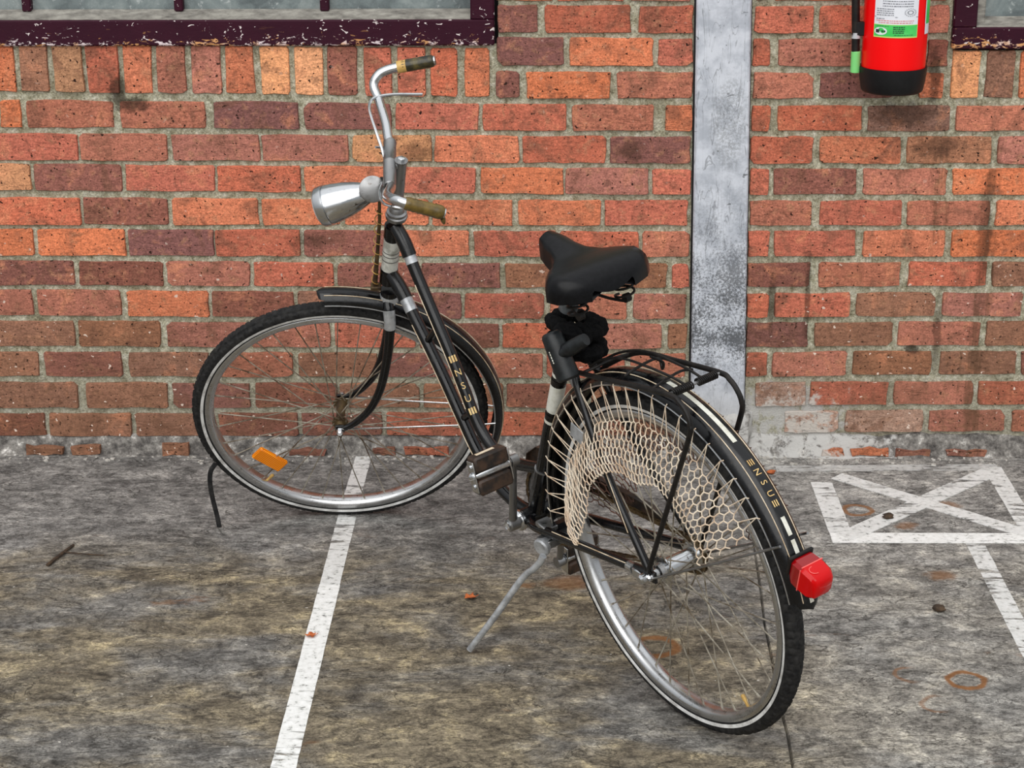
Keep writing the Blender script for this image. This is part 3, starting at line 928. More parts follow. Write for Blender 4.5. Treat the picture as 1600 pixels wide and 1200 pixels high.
# ================================================================ FIRE EXTINGUISHER
def build_extinguisher():
    cx, cy, R = 0.871, -0.100, 0.080
    root = thing('fire_extinguisher', 'red fire extinguisher with black base hanging on the brick wall', 'extinguisher', (cx, cy, 1.015))
    I = Matrix.Translation((-cx, -cy, -1.015))
    def bd(mb, n, m, par=root, **k): return mb.build(n, m, par, I if par is root else None, **k)
    tank = bd(MB().lathe([(0, R - .012), (0.004, R - .002), (0.06, R - .0005), (.43, R - .0005), (.47, R - .008), (.50, R - .03), (.52, .03), (.53, .024), (.55, .024)], (cx, cy, 1.03), (0, 0, 1), 40), 'tank', REDPAINT)
    bd(MB().lathe([(0, R - .022), (.0, R - .010), (.003, R - .005), (.008, R - .0025), (.03, R + .0015), (.060, R + .0045), (.064, R + .0045), (.064, R - .0004)], (cx, cy, 1.015), (0, 0, 1), 40), 'base_cap', BLACKPL)
    def patch(n, m, f0, f1, z0, z1, dr, par=tank, mx=None):
        mb = MB(); k = max(2, int(abs(f1 - f0) / 4)); rows = []
        for z in (z0, z1):
            rows.append([(cx + (R + dr) * math.sin(math.radians(f0 + (f1 - f0) * i / k)), cy - (R + dr) * math.cos(math.radians(f0 + (f1 - f0) * i / k)), z) for i in range(k + 1)])
        mb.grid(rows); return mb.build(n, m, par)
    lab = patch('label_sheet', LABELW, -50, 31, 1.162, 1.40, .0006)
    patch('label_footer', LABELY, -50, 31, 1.160, 1.192, .0009)
    patch('label_footer', LABELG, -49, 30, 1.163, 1.191, .0012)
    oval = MB(); pts = [(-36 + 12 * math.cos(t * math.pi / 10), 1.1755 + .0095 * math.sin(t * math.pi / 10)) for t in range(20)]
    oval.add([(cx + (R + .0017) * math.sin(math.radians(a)), cy - (R + .0017) * math.cos(math.radians(a)), z) for a, z in pts], [tuple(range(20))]); oval.build('label_oval', LABELW, tank)
    rr = random.Random(8)
    # unreadable small print: short dashes of ink
    lines = MB(); linesr = MB(); dark = MB()
    def dash(mb, f0, f1, z, h):
        mb.add([(cx + (R + .002) * math.sin(math.radians(f)), cy - (R + .002) * math.cos(math.radians(f)), zz) for f, zz in ((f0, z - h), ((f0 + f1) / 2, z - h), (f1, z - h), (f1, z + h), ((f0 + f1) / 2, z + h), (f0, z + h))], [(0, 1, 2, 3, 4, 5)])
    def line(mb, f0, f1, z, h):
        f = f0
        while f < f1:
            w = rr.uniform(1.2, 5); dash(mb, f, min(f + w, f1), z, h); f += w + rr.uniform(.7, 1.4)
    for z in (1.249, 1.243, 1.237, 1.262, 1.268, 1.276): line(lines, -34, 20, z, .0008)
    for z in (1.230, 1.225, 1.220, 1.215): line(lines, -45, -14, z, .0007)
    dash(lines, -49, 30, 1.2105, .0006)
    line(lines, -45, -30, 1.206, .0008); line(linesr, -45, 22, 1.2015, .0008); line(linesr, -40, 20, 1.1965, .0008)
    for z in (1.186, 1.1815, 1.177, 1.1725): line(dark, -14, 6, z, .0011)
    line(dark, -12, 22, 1.167, .0006); line(dark, -44, -22, 1.188, .0005)
    for a, b in ((-45, -38), (-34, -31), (-30, -27)): dash(dark, a, b, 1.1755, .004 if a < -40 else .002)
    for k in range(16):
        t = k * math.pi / 8
        for rad, w in ((1.0, .0006), (.5, .0005)):
            f = 15 + 10 * rad * math.cos(t); z = 1.222 + .009 * rad * math.sin(t); dash(lines, f - 1.0, f + 1.0, z, w)
    lines.build('label_print', INK, tank); linesr.build('label_print', INKRED, tank); dark.build('label_print', INKDARK, tank)
    patch('side_label', LABELG, 52, 86, 1.19, 1.42, .0006); patch('side_label', LABELW, 52, 84, 1.165, 1.19, .0006)
    patch('side_label', LABELW, 51, 54, 1.19, 1.42, .0010)
    # hose, clip and nozzle
    hose = cr([(cx, cy - .02, 1.575), (cx - .05, cy - .03, 1.59), (cx - .095, cy - .02, 1.54), (cx - .106, cy, 1.42), (cx - .102, cy, 1.25), (cx - .098, cy, 1.17), (cx - .0955, cy, 1.11)], 8)
    h = bd(MB().tube(hose, .0105, 14), 'hose', RUBBER)
    MB().lathe([(0, .0112), (.014, .0112)], (cx - .0965, cy, 1.148), (0, 0, 1), 16).build('grey_band', GREYBAND, h)
    bd(MB().lathe([(0, .0085), (.001, .0118), (.052, .0122), (.054, .0105)], (cx - .0945, cy, 1.062), (0, 0, 1), 18), 'nozzle', GREENPL)
    mb = MB(); mb.box((cx - .087, cy, 1.172), .012, .011, .017, bev=.002); bd(mb, 'hose_clip', BLACKPL)
    v = bd(MB().lathe([(0, .022), (.02, .022), (.022, .016), (.05, .016), (.052, .01), (.06, .01)], (cx, cy, 1.575), (0, 0, 1), 20), 'valve', STEEL)
    bd(MB().box((cx + .005, cy - .035, 1.640), .011, .05, .004, bev=.002), 'lever', BLACKPL)
    bd(MB().box((cx + .005, cy - .035, 1.612), .011, .045, .004, bev=.002), 'carry_handle', BLACKPL)
    mb = MB(); mb.box((cx, -.0105, 1.36), .02, .0105, .10, bev=.002); bd(mb, 'wall_bracket', STEEL)
    mb = MB(); mb.lathe([(0, R + .002), (.02, R + .002)], (cx, cy, 1.40), (0, 0, 1), 36, caps=False); bd(mb, 'strap', BLACKPL)
build_extinguisher()
# ================================================================ BICYCLE
def basis(c, x, y, z):
    m = Matrix.Identity(4)
    for i in range(3): m[i][0] = x[i]; m[i][1] = y[i]; m[i][2] = z[i]; m[i][3] = c[i]
    return m
CONTACT = (0.2965, -1.4872, 0.0)
bike = thing('bicycle', 'old black city bicycle with chrome lamp and string skirt guard parked on its kickstand', 'bicycle', CONTACT)
TI = Matrix.Translation((-CONTACT[0], -CONTACT[1], -CONTACT[2]))
BM = TI @ basis((0.2533, -1.5174, 0.3508), (-0.5741, 0.8188, 0), (-0.8086, -0.5669, -0.1575), (-0.1289, -0.0904, 0.9875))   # rear hub: forward, left, up
FM = TI @ basis((-0.4919, -0.5753, 0.3227), (-0.9989, -0.0479, 0), (0.0433, -0.9025, -0.4285), (0.0205, -0.4280, 0.9035))   # front hub, steered
def part(mb, name, mat, mtx=BM, **k): return mb.build(name, mat, bike, mtx, **k)
def sub(mb, name, mat, par, **k): return mb.build(name, mat, par, None, **k)

# ---- wheels
def make_tyre(zig, seed):
    rr = random.Random(seed); mb = MB(); NA, NT = 720, 26; R0, rt = 0.335, 0.0195; vs = []
    blk = 120 if zig else 150
    for i in range(NA):
        a = 2 * math.pi * i / NA; ph = (i * blk / NA) % 1.0
        for k in range(NT):
            t = -2.45 + 4.9 * k / (NT - 1); r = rt
            s = abs(t)
            if s < 1.25:
                g = 0.0
                zz = 0.16 * (1 if (i * blk // NA) % 2 else -1)
                for t0 in ((-.55, .0, .55) if zig else (-.75, -.25, .25, .75)):
                    if abs(t - t0 - zz * (0.8 if zig else .35)) < .13: g = 1
                off = 0.0 if t > 0 else .5
                pp = (ph + off + 0.25 * s) % 1.0
                if pp < .2 and s > .15: g = 1
                r += .0011 - .0024 * g
            elif s < 1.4: r += .0004
            vs.append(((R0 + r * math.cos(t)) * math.cos(a), r * 0.98 * math.sin(t), (R0 + r * math.cos(t)) * math.sin(a)))
    fs = []
    for i in range(NA):
        j = (i + 1) % NA
        for k in range(NT - 1): fs.append((i * NT + k, i * NT + k + 1, j * NT + k + 1, j * NT + k))
    mb.add(vs, fs); return mb
def make_wheel(name, mtx, rear, valve_deg):
    rim = MB().ring([(.3235, .0170), (.3215, .0186), (.3150, .0186), (.3085, .0160), (.3045, .0105), (.3030, .004), (.3030, -.004), (.3045, -.0105), (.3085, -.0160), (.3150, -.0186), (.3215, -.0186), (.3235, -.0170)], 200)
    w = part(rim, name, RIM, mtx, smooth=50)
    sub(make_tyre(rear, 5), 'tyre', TYRE, w, smooth=40)
    for s in (1, -1):
        pr = []
        for t in (1.62, 1.80, 1.98): pr.append((.335 + .0201 * math.cos(t), s * .0201 * .98 * math.sin(t)))
        sub(MB().ring(pr if s < 0 else pr[::-1], 180), 'reflective_stripe', STRIPE, w)
    if rear:
        hub = MB().lathe([(-.052, .012), (-.046, .012), (-.046, .030), (-.043, .030), (-.041, .019), (-.034, .0185), (.018, .0195), (.026, .0195), (.028, .028), (.0315, .028), (.033, .017), (.044, .015), (.046, .010), (.064, .010)], (0, 0, 0), (0, 1, 0), 28)
        fl, rr_, nl = (.0295, -.0445), (.0262, .0275), .062
    else:
        hub = MB().lathe([(-.046, .008), (-.036, .010), (-.0345, .0195), (-.0320, .0195), (-.029, .012), (0, .0105), (.029, .012), (.0320, .0195), (.0345, .0195), (.036, .010), (.046, .008)], (0, 0, 0), (0, 1, 0), 24)
        fl, rr_ = (.033, -.033), (.0175, .0175)
    sub(hub, 'hub', CHROME if rear else RUSTY, w)
    ax = MB().lathe([(-.070, .0045), (.070, .0045)], (0, 0, 0), (0, 1, 0), 10)
    for s in (1, -1): ax.lathe([(s * .058, .0085), (s * .068, .0085), (s * .072, .0055)], (0, 0, 0), (0, 1, 0), 6)
    sub(ax, 'axle', CHROME, w)
    N = 36
    for i in range(N):
        s = i % 2; grp = (i // 2) % 2; a = 2 * math.pi * i / N + .03
        y0 = fl[s] + (.0018 if grp else -.0018); hr = rr_[s] - .003
        b = a + (1 if grp else -1) * math.radians(62)
        p0 = V(hr * math.cos(b), y0, hr * math.sin(b)); p1 = V(.303 * math.cos(a), (.003 if s == 0 else -.003), .303 * math.sin(a)); d = (p1 - p0).normalized()
        mb = MB().tube([p0, p1], .00148, 6); mb.tube([p1 - d * .011, p1], .0023, 6)
        sub(mb, 'spoke', SPOKE, w)
    a = math.radians(valve_deg); q = V(math.cos(a), 0, math.sin(a))
    sub(MB().lathe([(0, .0032), (.012, .0032), (.014, .0042), (.024, .0042), (.026, .002)], q * .304, -q, 8), 'valve', BRASS, w)
    return w
rw = make_wheel('rear_wheel', BM, True, 233)
fw = make_wheel('front_wheel', FM, False, 310)
# orange spoke reflector of the front wheel
mb = MB(); e1 = V(.88, 0, .30).normalized(); e1 = V(.86, 0, -.10).normalized(); rc = V(.1813, .010, -.1472)
xa = V(.80, .0, -.60).normalized(); ya = V(0, 1, 0); za = xa.cross(ya)
rf_ = MB().box(rc, .041, .006, .0205, (V(-.76, 0, -.65), ya, V(-.65, 0, .76)), bev=.003)
sub(rf_, 'spoke_reflector', ORANGE, fw, label='orange plastic reflector clipped between the spokes')
# peeled stripe hanging from the front tyre to the floor
ps = cr([(.3130, .0215, -.147), (.3260, .030, -.166), (.3300, .040, -.196), (.3270, .052, -.240), (.3200, .066, -.285), (.3155, .0797, -.3165)], 6)
sub(MB().tube(ps, .0060, 8, flat=.25, up=(1, 0, 0)), 'peeled_strip', TYRE, fw, label='dark rubber strip peeled off the tyre and trailing on the floor')

# ---- frame
BB = V(.492, 0, -.066); HT = V(.9065, 0, .508); HB = V(.981, 0, .352); SAX = (HT - HB).normalized()
fr = MB()
fr.tube([HB, HT], .0178, 18)
up_path = cr([(.900, 0, .502), (.8715, 0, .4690), (.8426, 0, .409), (.7875, 0, .309), (.7465, 0, .236), (.7130, 0, .165), (.6850, 0, .104), (.650, 0, .061), (.600, 0, .036), (.530, 0, .040), (.440, 0, .060)], 8)
lo_path = cr([(.968, 0, .383), (.9270, 0, .3500), (.8800, 0, .287), (.838, 0, .230), (.795, 0, .168), (.7465, 0, .090), (.703, 0, .024), (.645, 0, -.036), (.572, 0, -.066), (.492, 0, -.068)], 8)
fr.tube(up_path, .0133, 16); fr.tube(lo_path, .0138, 16)
ST = V(.288, 0, .378); fr.tube([BB, ST], .0158, 18)
sd = (ST - BB).normalized()
fr.tube([BB, BB + sd * .14], .0180, 18)                       # lower sleeve
fr.tube([ST - sd * .03, ST + sd * .012], .0182, 18)           # seat lug
fr.lathe([(-.036, .0215), (.036, .0215)], BB, (0, 1, 0), 24)   # bottom bracket shell
# lugs
fr.tube([HT - SAX * .004, HT - SAX * .036], .0205, 18); fr.tube([HB + SAX * .004, HB + SAX * .040], .0205, 18)
fr.tube(up_path[0:13], .0162, 16); fr.tube(lo_path[0:12], .0165, 16)
# bridges between the twin tubes
fr.tube([(.781, 0, .298), (.846, 0, .240)], .0085, 10); fr.tube([(.690, 0, .115), (.742, 0, .082)], .0085, 10)
for s in (1, -1):
    fr.tube(cr([(.475, s * .024, -.066), (.435, s * .040, -.060), (.349, s * .046, -.047), (.0356, s * .0605, -.0006), (.0, s * .0605, .0)], 6), [.0115, .0100], 12)
    fr.tube(cr([(.292, s * .012, .384), (.250, s * .018, .366), (.226, s * .025, .345), (.207, s * .032, .312), (.126, s * .047, .172), (.0, s * .061, .004)], 6), .0082, 12)
    fr.box((.002, s * .0605, .0), .018, .0032, .012, bev=.001)
fr.box((.395, 0, -.058), .008, .045, .008)                     # stay bridge
frame = part(fr, 'frame', BLACK)
for s in (1, -1):
    sub(MB().lathe([(0, .021), (.004, .0235), (.010, .0235), (.016, .019)] if s > 0 else [(0, .021), (.004, .0235), (.014, .018)], BB + V(0, s * .034, 0), (0, s, 0), 24), 'bearing_cup', CHROME, frame)
def bandon(path, i0, i1, r, name, mat): return sub(MB().tube(path[i0:i1], r, 16, caps=False), name, mat, frame)
def lerp(a, b, t): return a + (b - a) * t
stp = [lerp(BB, ST, t / 60) for t in range(61)]
bandon(stp, 39, 49, .0162, 'white_band', WHITE)
bandon(stp, 49, 51, .0166, 'black_ring', RUBBER); bandon(stp, 51, 53, .0161, 'white_band', WHITE)
bandon(stp, 37, 39, .0166, 'black_ring', RUBBER); bandon(stp, 35, 37, .0161, 'white_band', WHITE)
sub(MB().tube([BB + sd * .1385, BB + sd * .1415], .0186, 18), 'sleeve_edge', STEEL, frame)
htp = [lerp(HB, HT, t / 20) for t in range(21)]
sub(MB().tube([p + V(0, 0, 0) for p in htp[5:16]], [.0188, .0192, .0186, .0194, .0189, .0187, .0194, .0188, .0192, .0188, .0190], 20), 'tape_wrap', TAPE, frame, label='grubby white tape around the head tube')
for t_ in (.42, .50, .56): sub(MB().tube([lerp(HB, HT, t_), lerp(HB, HT, t_ + .012)], .0197, 20), 'tape_crease', STEEL, frame)
bandon(up_path, 12, 15, .0140, 'lug_edge', ALU); bandon(lo_path, 11, 15, .0145, 'lug_edge', ALU)
# pale pinstripes along the left; on the twin tubes they paint in edge highlights
def pin_glint(path, i0, i1, r, ang, name='pinstripe_and_glint', par=frame, mat=CREAMLINE, w=.0011):
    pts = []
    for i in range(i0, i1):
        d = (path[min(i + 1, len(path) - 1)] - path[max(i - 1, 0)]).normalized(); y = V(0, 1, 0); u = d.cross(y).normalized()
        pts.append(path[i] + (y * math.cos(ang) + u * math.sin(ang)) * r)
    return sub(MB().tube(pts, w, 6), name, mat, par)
pin_glint(lo_path, 17, 60, .0138, .12, w=.0015); pin_glint(up_path, 18, 46, .0133, .12, w=.0015)
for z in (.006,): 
    sub(MB().tube([(.345, .0555, -.040 + z), (.07, .0690, .0 + z * .8)], .0011, 6), 'pinstripe_and_glint', CREAMLINE, frame)
    sub(MB().tube([(.195, .0395, .290), (.055, .0640, .075)], .0010, 6), 'pinstripe_and_glint', CREAMLINE, frame)
# lettering on the upper tube: bars N S U bars
def on_tube(vs, path, s_idx, size, r, phi0):
    i = int(s_idx); t = s_idx - i; c = lerp(path[i], path[i + 1], t); d = (path[i + 1] - path[i]).normalized()   # d runs down the tube
    y = V(0, 1, 0); u = d.cross(y).normalized(); out = []
    for v in vs:
        ang = phi0 - v.x * size / r
        out.append(c - d * (v.y * size) + (y * math.cos(ang) + u * math.sin(ang)) * r)
    return out
def find_s(path, z):
    for i in range(len(path) - 1):
        if (path[i].z - z) * (path[i + 1].z - z) <= 0: return i + (path[i].z - z) / (path[i].z - path[i + 1].z + 1e-9)
    return 0
PHI = -1.15
for ch, z in (('N', .1985), ('S', .1705), ('U', .1435)):
    vs, fs = text_mesh(ch); q = MB(); q.add(on_tube(vs, up_path, find_s(up_path, z), .0215, .0142, PHI), fs); sub(q, 'lettering', GOLD, frame, smooth=0)
for z in (.2275, .117):
    q = MB()
    for k in (-1, 0, 1):
        vs = [V(k * .42 + a, b, 0) for a, b in ((-.14, -.5), (.14, -.5), (.14, .5), (-.14, .5))]
        q.add(on_tube(vs, up_path, find_s(up_path, z), .0150, .0142, PHI), [(0, 1, 2, 3)])
    sub(q, 'lettering_bars', GOLD, frame, smooth=0)

# ---- headset, fork, stem (steered coordinates)
AXF = V(-.0998, 0, .9950)
def ax_at(u): return V(-.1548 + (u - .6213) * (-.0998 / .9950), 0, u)
part(MB().lathe([(0, .019), (.003, .0235), (.008, .0245), (.012, .0245), (.014, .0215), (.017, .0225), (.021, .0225), (.023, .017), (.030, .016), (.034, .013)], ax_at(.600), AXF, 28), 'headset', STEEL, FM)
fk = MB()
fk.lathe([(0, .016), (.03, .0200), (.055, .0212), (.060, .0212)], ax_at(.335), AXF, 20)
fork_paths = {}
for s in (1, -1):
    p = cr([(-.127, s * .014, .368), (-.129, s * .030, .352), (-.130, s * .037, .318), (-.124, s * .044, .250), (-.112, s * .048, .175), (-.098, s * .050, .118), (-.074, s * .051, .062), (-.036, s * .052, .016), (-.004, s * .053, -.002)], 6)
    fork_paths[s] = p; n = len(p)
    fk.tube(p, [.0125 - .0048 * (i / (n - 1)) ** 1.5 for i in range(n)], 14, flat=.82)
    fk.box((.0, s * .053, .0), .011, .0028, .011, bev=.001)
fork = part(fk, 'fork', BLACK, FM)
sub(MB().lathe([(0, .0185), (.004, .0222), (.040, .0222), (.046, .0205), (.050, .0205)], ax_at(.336), AXF, 22), 'crown', ALU, fork)
for s in (1, -1):
    p = fork_paths[s]; sub(MB().tube(p[5:14], [.0138, .0134], 14, caps=False, flat=.84), 'crown_sleeve', ALU, fork)
st_ = MB().tube([ax_at(.62), ax_at(.758)], .0128, 18); st_.lathe([(0, .0145), (.004, .0145)], ax_at(.757), AXF, 18)
st_.tube([ax_at(.748), V(-.143, 0, .750)], .0115, 12)
stem = part(st_, 'stem', STEEL, FM)
sub(MB().lathe([(0, .0080), (.006, .0080), (.007, .006)], ax_at(.761), AXF, 6), 'bolt', CHROME, stem)

# ---- handlebar
bar_r = [(-.1428, -.05, .7560), (-.1385, -.085, .7620), (-.1330, -.125, .7700), (-.1180, -.190, .7815), (-.1070, -.218, .7985), (-.1140, -.230, .8140), (-.1310, -.238, .8240), (-.1663, -.240, .8340), (-.2437, -.238, .8510)]
bar_l = [(-.1450, .05, .7460), (-.1480, .090, .7580), (-.1430, .160, .7950), (-.1500, .200, .8180), (-.1630, .226, .8340), (-.1810, .238, .8350), (-.2150, .240, .8230), (-.2611, .238, .8070)]
hb = MB().tube(cr(list(reversed(bar_r)) + bar_l, 6), .0108, 14)
bar = part(hb, 'handlebar', CHROME, FM)
sub(MB().lathe([(-.078, .0120), (-.076, .0145), (-.070, .0145), (-.068, .0138), (-.012, .0140), (-.010, .0150), (-.006, .0150), (-.004, .0140), (.066, .0140), (.068, .0120)], (-.1440, .006, .7515), (-.01, 1, -.05), 22), 'clamp_sleeve', STEEL, bar)
sub(MB().lathe([(0, .0112), (.006, .0112), (.010, .007)], (-.1452, .073, .7480), (-.01, 1, -.05), 16), 'end_plug', RUBBER, bar)
gr_ = cr([bar_r[-2], bar_r[-1]], 12); g = MB().tube([p + V(0, 0, 0) for p in gr_], [.0132, .0140, .0138, .0142, .0138, .0142, .0138, .0142, .0138, .0143, .0140, .0132, .0090], 14); sub(g, 'grip', GRIPM, bar, label='dark worn grip of the far handlebar end')
sub(MB().tube([V(*bar_r[-2]) + (V(*bar_r[-2]) - V(*bar_r[-1])).normalized() * .006, V(*bar_r[-2]) + (V(*bar_r[-1]) - V(*bar_r[-2])).normalized() * .014], .0140, 16), 'grip_collar', BRASS, bar)
A, B_ = V(*bar_l[-3]), V(*bar_l[-1]); gp = [lerp(A, B_, t / 16) for t in range(17)]
g = MB().tube(gp, [.0125, .0138, .0140, .0136, .0142, .0136, .0143, .0137, .0144, .0138, .0145, .0140, .0147, .0150, .0150, .0138, .0090], 14)
g.lathe([(0, .006), (.010, .004), (.014, .001)], B_ + V(.004, .004, -.010), (-.2, .2, -1), 8)
sub(g, 'grip', GRIPY, bar, label='amber finger-notched grip of the near handlebar end')
# brake rods and levers
sub(MB().tube(cr([(-.1380, .0, .738), (-.1270, -.040, .760), (-.1150, -.075, .778), (-.1010, -.125, .792), (-.0990, -.165, .792), (-.1120, -.188, .790), (-.1500, -.198, .790), (-.2142, -.200, .788)], 6), .0034, 8), 'brake_lever', CHROME, bar)
sub(MB().tube(cr([(-.1290, .03, .725), (-.1250, .10, .755), (-.1330, .165, .778), (-.1600, .195, .790), (-.2000, .198, .785)], 6), .0030, 8), 'brake_lever', CHROME, bar)
sub(MB().tube([(-.1285, -.062, .748), (-.1130, -.052, .757)], .0028, 8), 'rod_bracket', CHROME, bar)

# ---- head lamp
L0 = V(-.100, .012, .6850); L1 = V(.013, .012, .6430); ld = (L1 - L0).normalized()
lamp = MB().lathe([(-.012, .010), (-.008, .016), (.006, .0225), (.030, .0315), (.055, .0382), (.080, .0425), (.096, .0438), (.097, .0422), (.0985, .0422), (.0995, .0455), (.116, .0440), (.120, .0412)], L0, ld, 36)
lm = part(lamp, 'headlamp', CHROME, FM)
sub(MB().lathe([(.117, .0405), (.124, .034), (.128, .018), (.1295, .002)], L0, ld, 28), 'lens', Mat('lamp_glass', S(200, 206, 208), 0.08, 0.0), lm)
dd = V(-.05, .82, .57).normalized()
sub(MB().lathe([(-.030, .020), (-.010, .0240), (.004, .0240), (.006, .0290), (.013, .0290), (.0145, .026), (.015, .001)], V(-.106, .028, .706), dd, 28), 'switch_cap', STEEL, lm)
lb = MB().tube([(-.105, .012, .69), (-.125, .006, .694), (-.150, .0, .690)], .0075, 10); lb.box((-.128, .012, .708), .006, .006, .014, bev=.001)
sub(lb, 'bracket', RUBBER, lm)
# spoon brake rod with coiled wire in front of the head tube
rod = [V(-.1185, .004, .660), V(-.1165, .004, .600), V(-.1085, .004, .510), V(-.0995, .004, .420), V(-.0975, .004, .405)]
sr = part(MB().tube(rod, [.0038, .0040, .0045, .0060, .0060], 10), 'brake_plunger', RUSTY, FM)
coil = []
for i in range(91):
    t = i / 90; c = lerp(V(-.1165, .004, .632), V(-.0985, .004, .415), t); a = t * 2 * math.pi * 7.5
    coil.append(c + V(math.cos(a), math.sin(a), 0) * .0078)
sub(MB().tube(coil, .0012, 5), 'coiled_wire', WIRE, sr)
sub(MB().box((-.1010, .004, .4065), .012, .010, .006, bev=.002), 'foot_clamp', RUSTY, sr)

# ---- mudguards
def fender_prof(rc, re, hw):
    return [(re, hw), (re + .0015, hw + .0012), (re + .006, hw + .0002), (lerp(re, rc, .55), hw * .86), (lerp(re, rc, .85), hw * .55), (rc, hw * .2), (rc, -hw * .2), (lerp(re, rc, .85), -hw * .55), (lerp(re, rc, .55), -hw * .86), (re + .006, -hw - .0002), (re + .0015, -hw - .0012), (re, -hw)]
def fender(name, mtx, rc, re, hw, a0, a1, seg):
    pr = fender_prof(rc, re, hw); inn = [(r - .0012, y * .95) for r, y in reversed(pr)]
    mb = MB(); pp = pr + inn; pp.append(pr[0]); mb.ring(pp, seg, a0, a1)
    # rounded tail tongue
    for aa, sg in ((a1, 1 if a1 > a0 else -1),):
        rows = []
        for j in range(5):
            t = j / 4; sc = math.sqrt(max(0.0, 1 - t * t)); ang = math.radians(aa + sg * t * 2.6)
            rows.append([((rc - (rc - r) * 1.0) * math.cos(ang), y * sc, r * math.sin(ang)) for r, y in [(lerp(re, rc, .55), hw * .86), (lerp(re, rc, .85), hw * .55), (rc, hw * .2), (rc, -hw * .2), (lerp(re, rc, .85), -hw * .55), (lerp(re, rc, .55), -hw * .86)]])
        mb.grid(rows)
    o = part(mb, name, BLACK, mtx, smooth=50)
    for s in (1, -1):   # bright rolled edges and pinstripes
        e = [V((re + .0012) * math.cos(math.radians(a0 + (a1 - a0) * i / seg)), s * (hw + .0014), (re + .0012) * math.sin(math.radians(a0 + (a1 - a0) * i / seg))) for i in range(seg + 1)]
        sub(MB().tube(e, .0016, 6), 'rolled_edge', RIM, o)
        rr_ = lerp(re, rc, .86) + .0006
        e = [V(rr_ * math.cos(math.radians(a0 + (a1 - a0) * i / seg)), s * hw * .56, rr_ * math.sin(math.radians(a0 + (a1 - a0) * i / seg))) for i in range(seg + 1)]
        sub(MB().tube(e, .0010, 5), 'pinstripe_and_glint', CREAMLINE, o)
    return o
rfen = fender('rear_mudguard', BM, .402, .377, .0300, -6, 168.5, 110)
ffen = fender('front_mudguard', FM, .394, .370, .0270, 196, 87.5, 80)
def crest(name, a0, a1, w, r=.4028, mat=WHITE):
    mb = MB(); n = max(2, int(abs(a1 - a0) / 1.5)); mb.ring([(r, w), (r + .0004, 0), (r, -w)][::-1], n, a0, a1); return sub(mb, name, mat, rfen)
crest('white_dash', 96, 123.5, .0048); crest('white_dash', 146.0, 151.0, .0045); crest('white_dash', 152.2, 157, .0045); crest('white_dash', 164.5, 169, .0046)
for ang, ch in ((133.2, 'N'), (136.3, 'S'), (139.5, 'U')):
    vs, fs = text_mesh(ch); q = MB(); out = []
    for v in vs:
        a = math.radians(ang + math.degrees(v.x * .0175 / .403)); out.append((.4032 * math.cos(a), -v.y * .0185, .4032 * math.sin(a)))
    q.add(out, fs); sub(q, 'lettering', GOLD, rfen, smooth=0)
for a0 in (129.4, 141.4):
    for k in (-1, 0, 1):
        mb = MB(); mb.ring([(.4032, k * .0046 + .0011), (.4032, k * .0046 - .0011)][::-1], 3, a0, a0 + 1.7); sub(mb, 'lettering_bars', GOLD, rfen, smooth=0)
for s in (1, -1):
    sub(MB().tube([(-.012, s * .066, .001), (-.2, s * .052, .102), (-.3515, s * .0335, .1845), (-.360, s * .0322, .189)], .0026, 8), 'mudguard_stay', STEEL, rfen)
    sub(MB().tube(cr([(.0, s * .058, .003), (-.09, s * .05, -.003), (-.2002, s * .042, -.008), (-.330, s * .034, -.012), (-.372, s * .0295, -.0136)], 4), .0022, 8), 'mudguard_stay', CHROME, ffen)
sub(MB().tube([(.300, .0, .345), (.270, 0, .300)], .006, 8), 'bracket', STEEL, rfen)

# ---- tail light
td_ = V(-.95, 0, -.31).normalized(); tu = V(-.31, 0, .95).normalized(); ey = V(0, 1, 0); tl0 = V(-.370, 0, .140)
def tl(r, t, y): return tl0 + td_ * r + tu * t + ey * y
def tl_loft(sec):
    rows = []
    for r, t0, t1, w in sec:
        c = .006; rows.append([tl(r, *q) for q in ((t0 + c, -w), (t1 - c, -w), (t1, -w + c), (t1, w - c), (t1 - c, w), (t0 + c, w), (t0, w - c), (t0, -w + c))])
    q = MB(); q.grid(rows, closed=True); k = len(q.v); q.f.append(tuple(range(k - 8, k))); q.f.append(tuple(reversed(range(0, 8)))); return q
tail = part(tl_loft([(.000, -.024, .025, .0235), (.006, -.026, .027, .0255), (.026, -.027, .028, .0265)]), 'tail_light', Mat('dark_red_lens', S(142, 4, 10), .08), BM, smooth=30)
sub(tl_loft([(.026, -.027, .028, .0265), (.048, -.027, .026, .0255), (.060, -.022, .019, .0215), (.064, -.016, .013, .0170)]), 'rear_lens', REDLENS, tail, smooth=30)
sub(MB().box(tl(-.003, .001, 0), .0275, .029, .0035, (ey, tu, td_), bev=.0015), 'backplate', RUBBER, tail)
rib = Mat('pale_red_rib', S(236, 96, 90), .3)
sub(MB().box(tl(.026, .0282, 0), .024, .0006, .0010, (ey, tu, td_)).box(tl(.026, .0, .0267), .0006, .024, .0010, (ey, tu, td_)), 'lens_rib', rib, tail)
sub(MB().tube([tl(.040 + .009 * math.cos(k * math.pi / 8), .0275, .006 + .011 * math.sin(k * math.pi / 8)) for k in range(9)], .0008, 5), 'moulded_arc', rib, tail)
sub(MB().ball(tl(.060, -.020, -.010), .0042, 10, 7), 'screw', CHROME, tail)

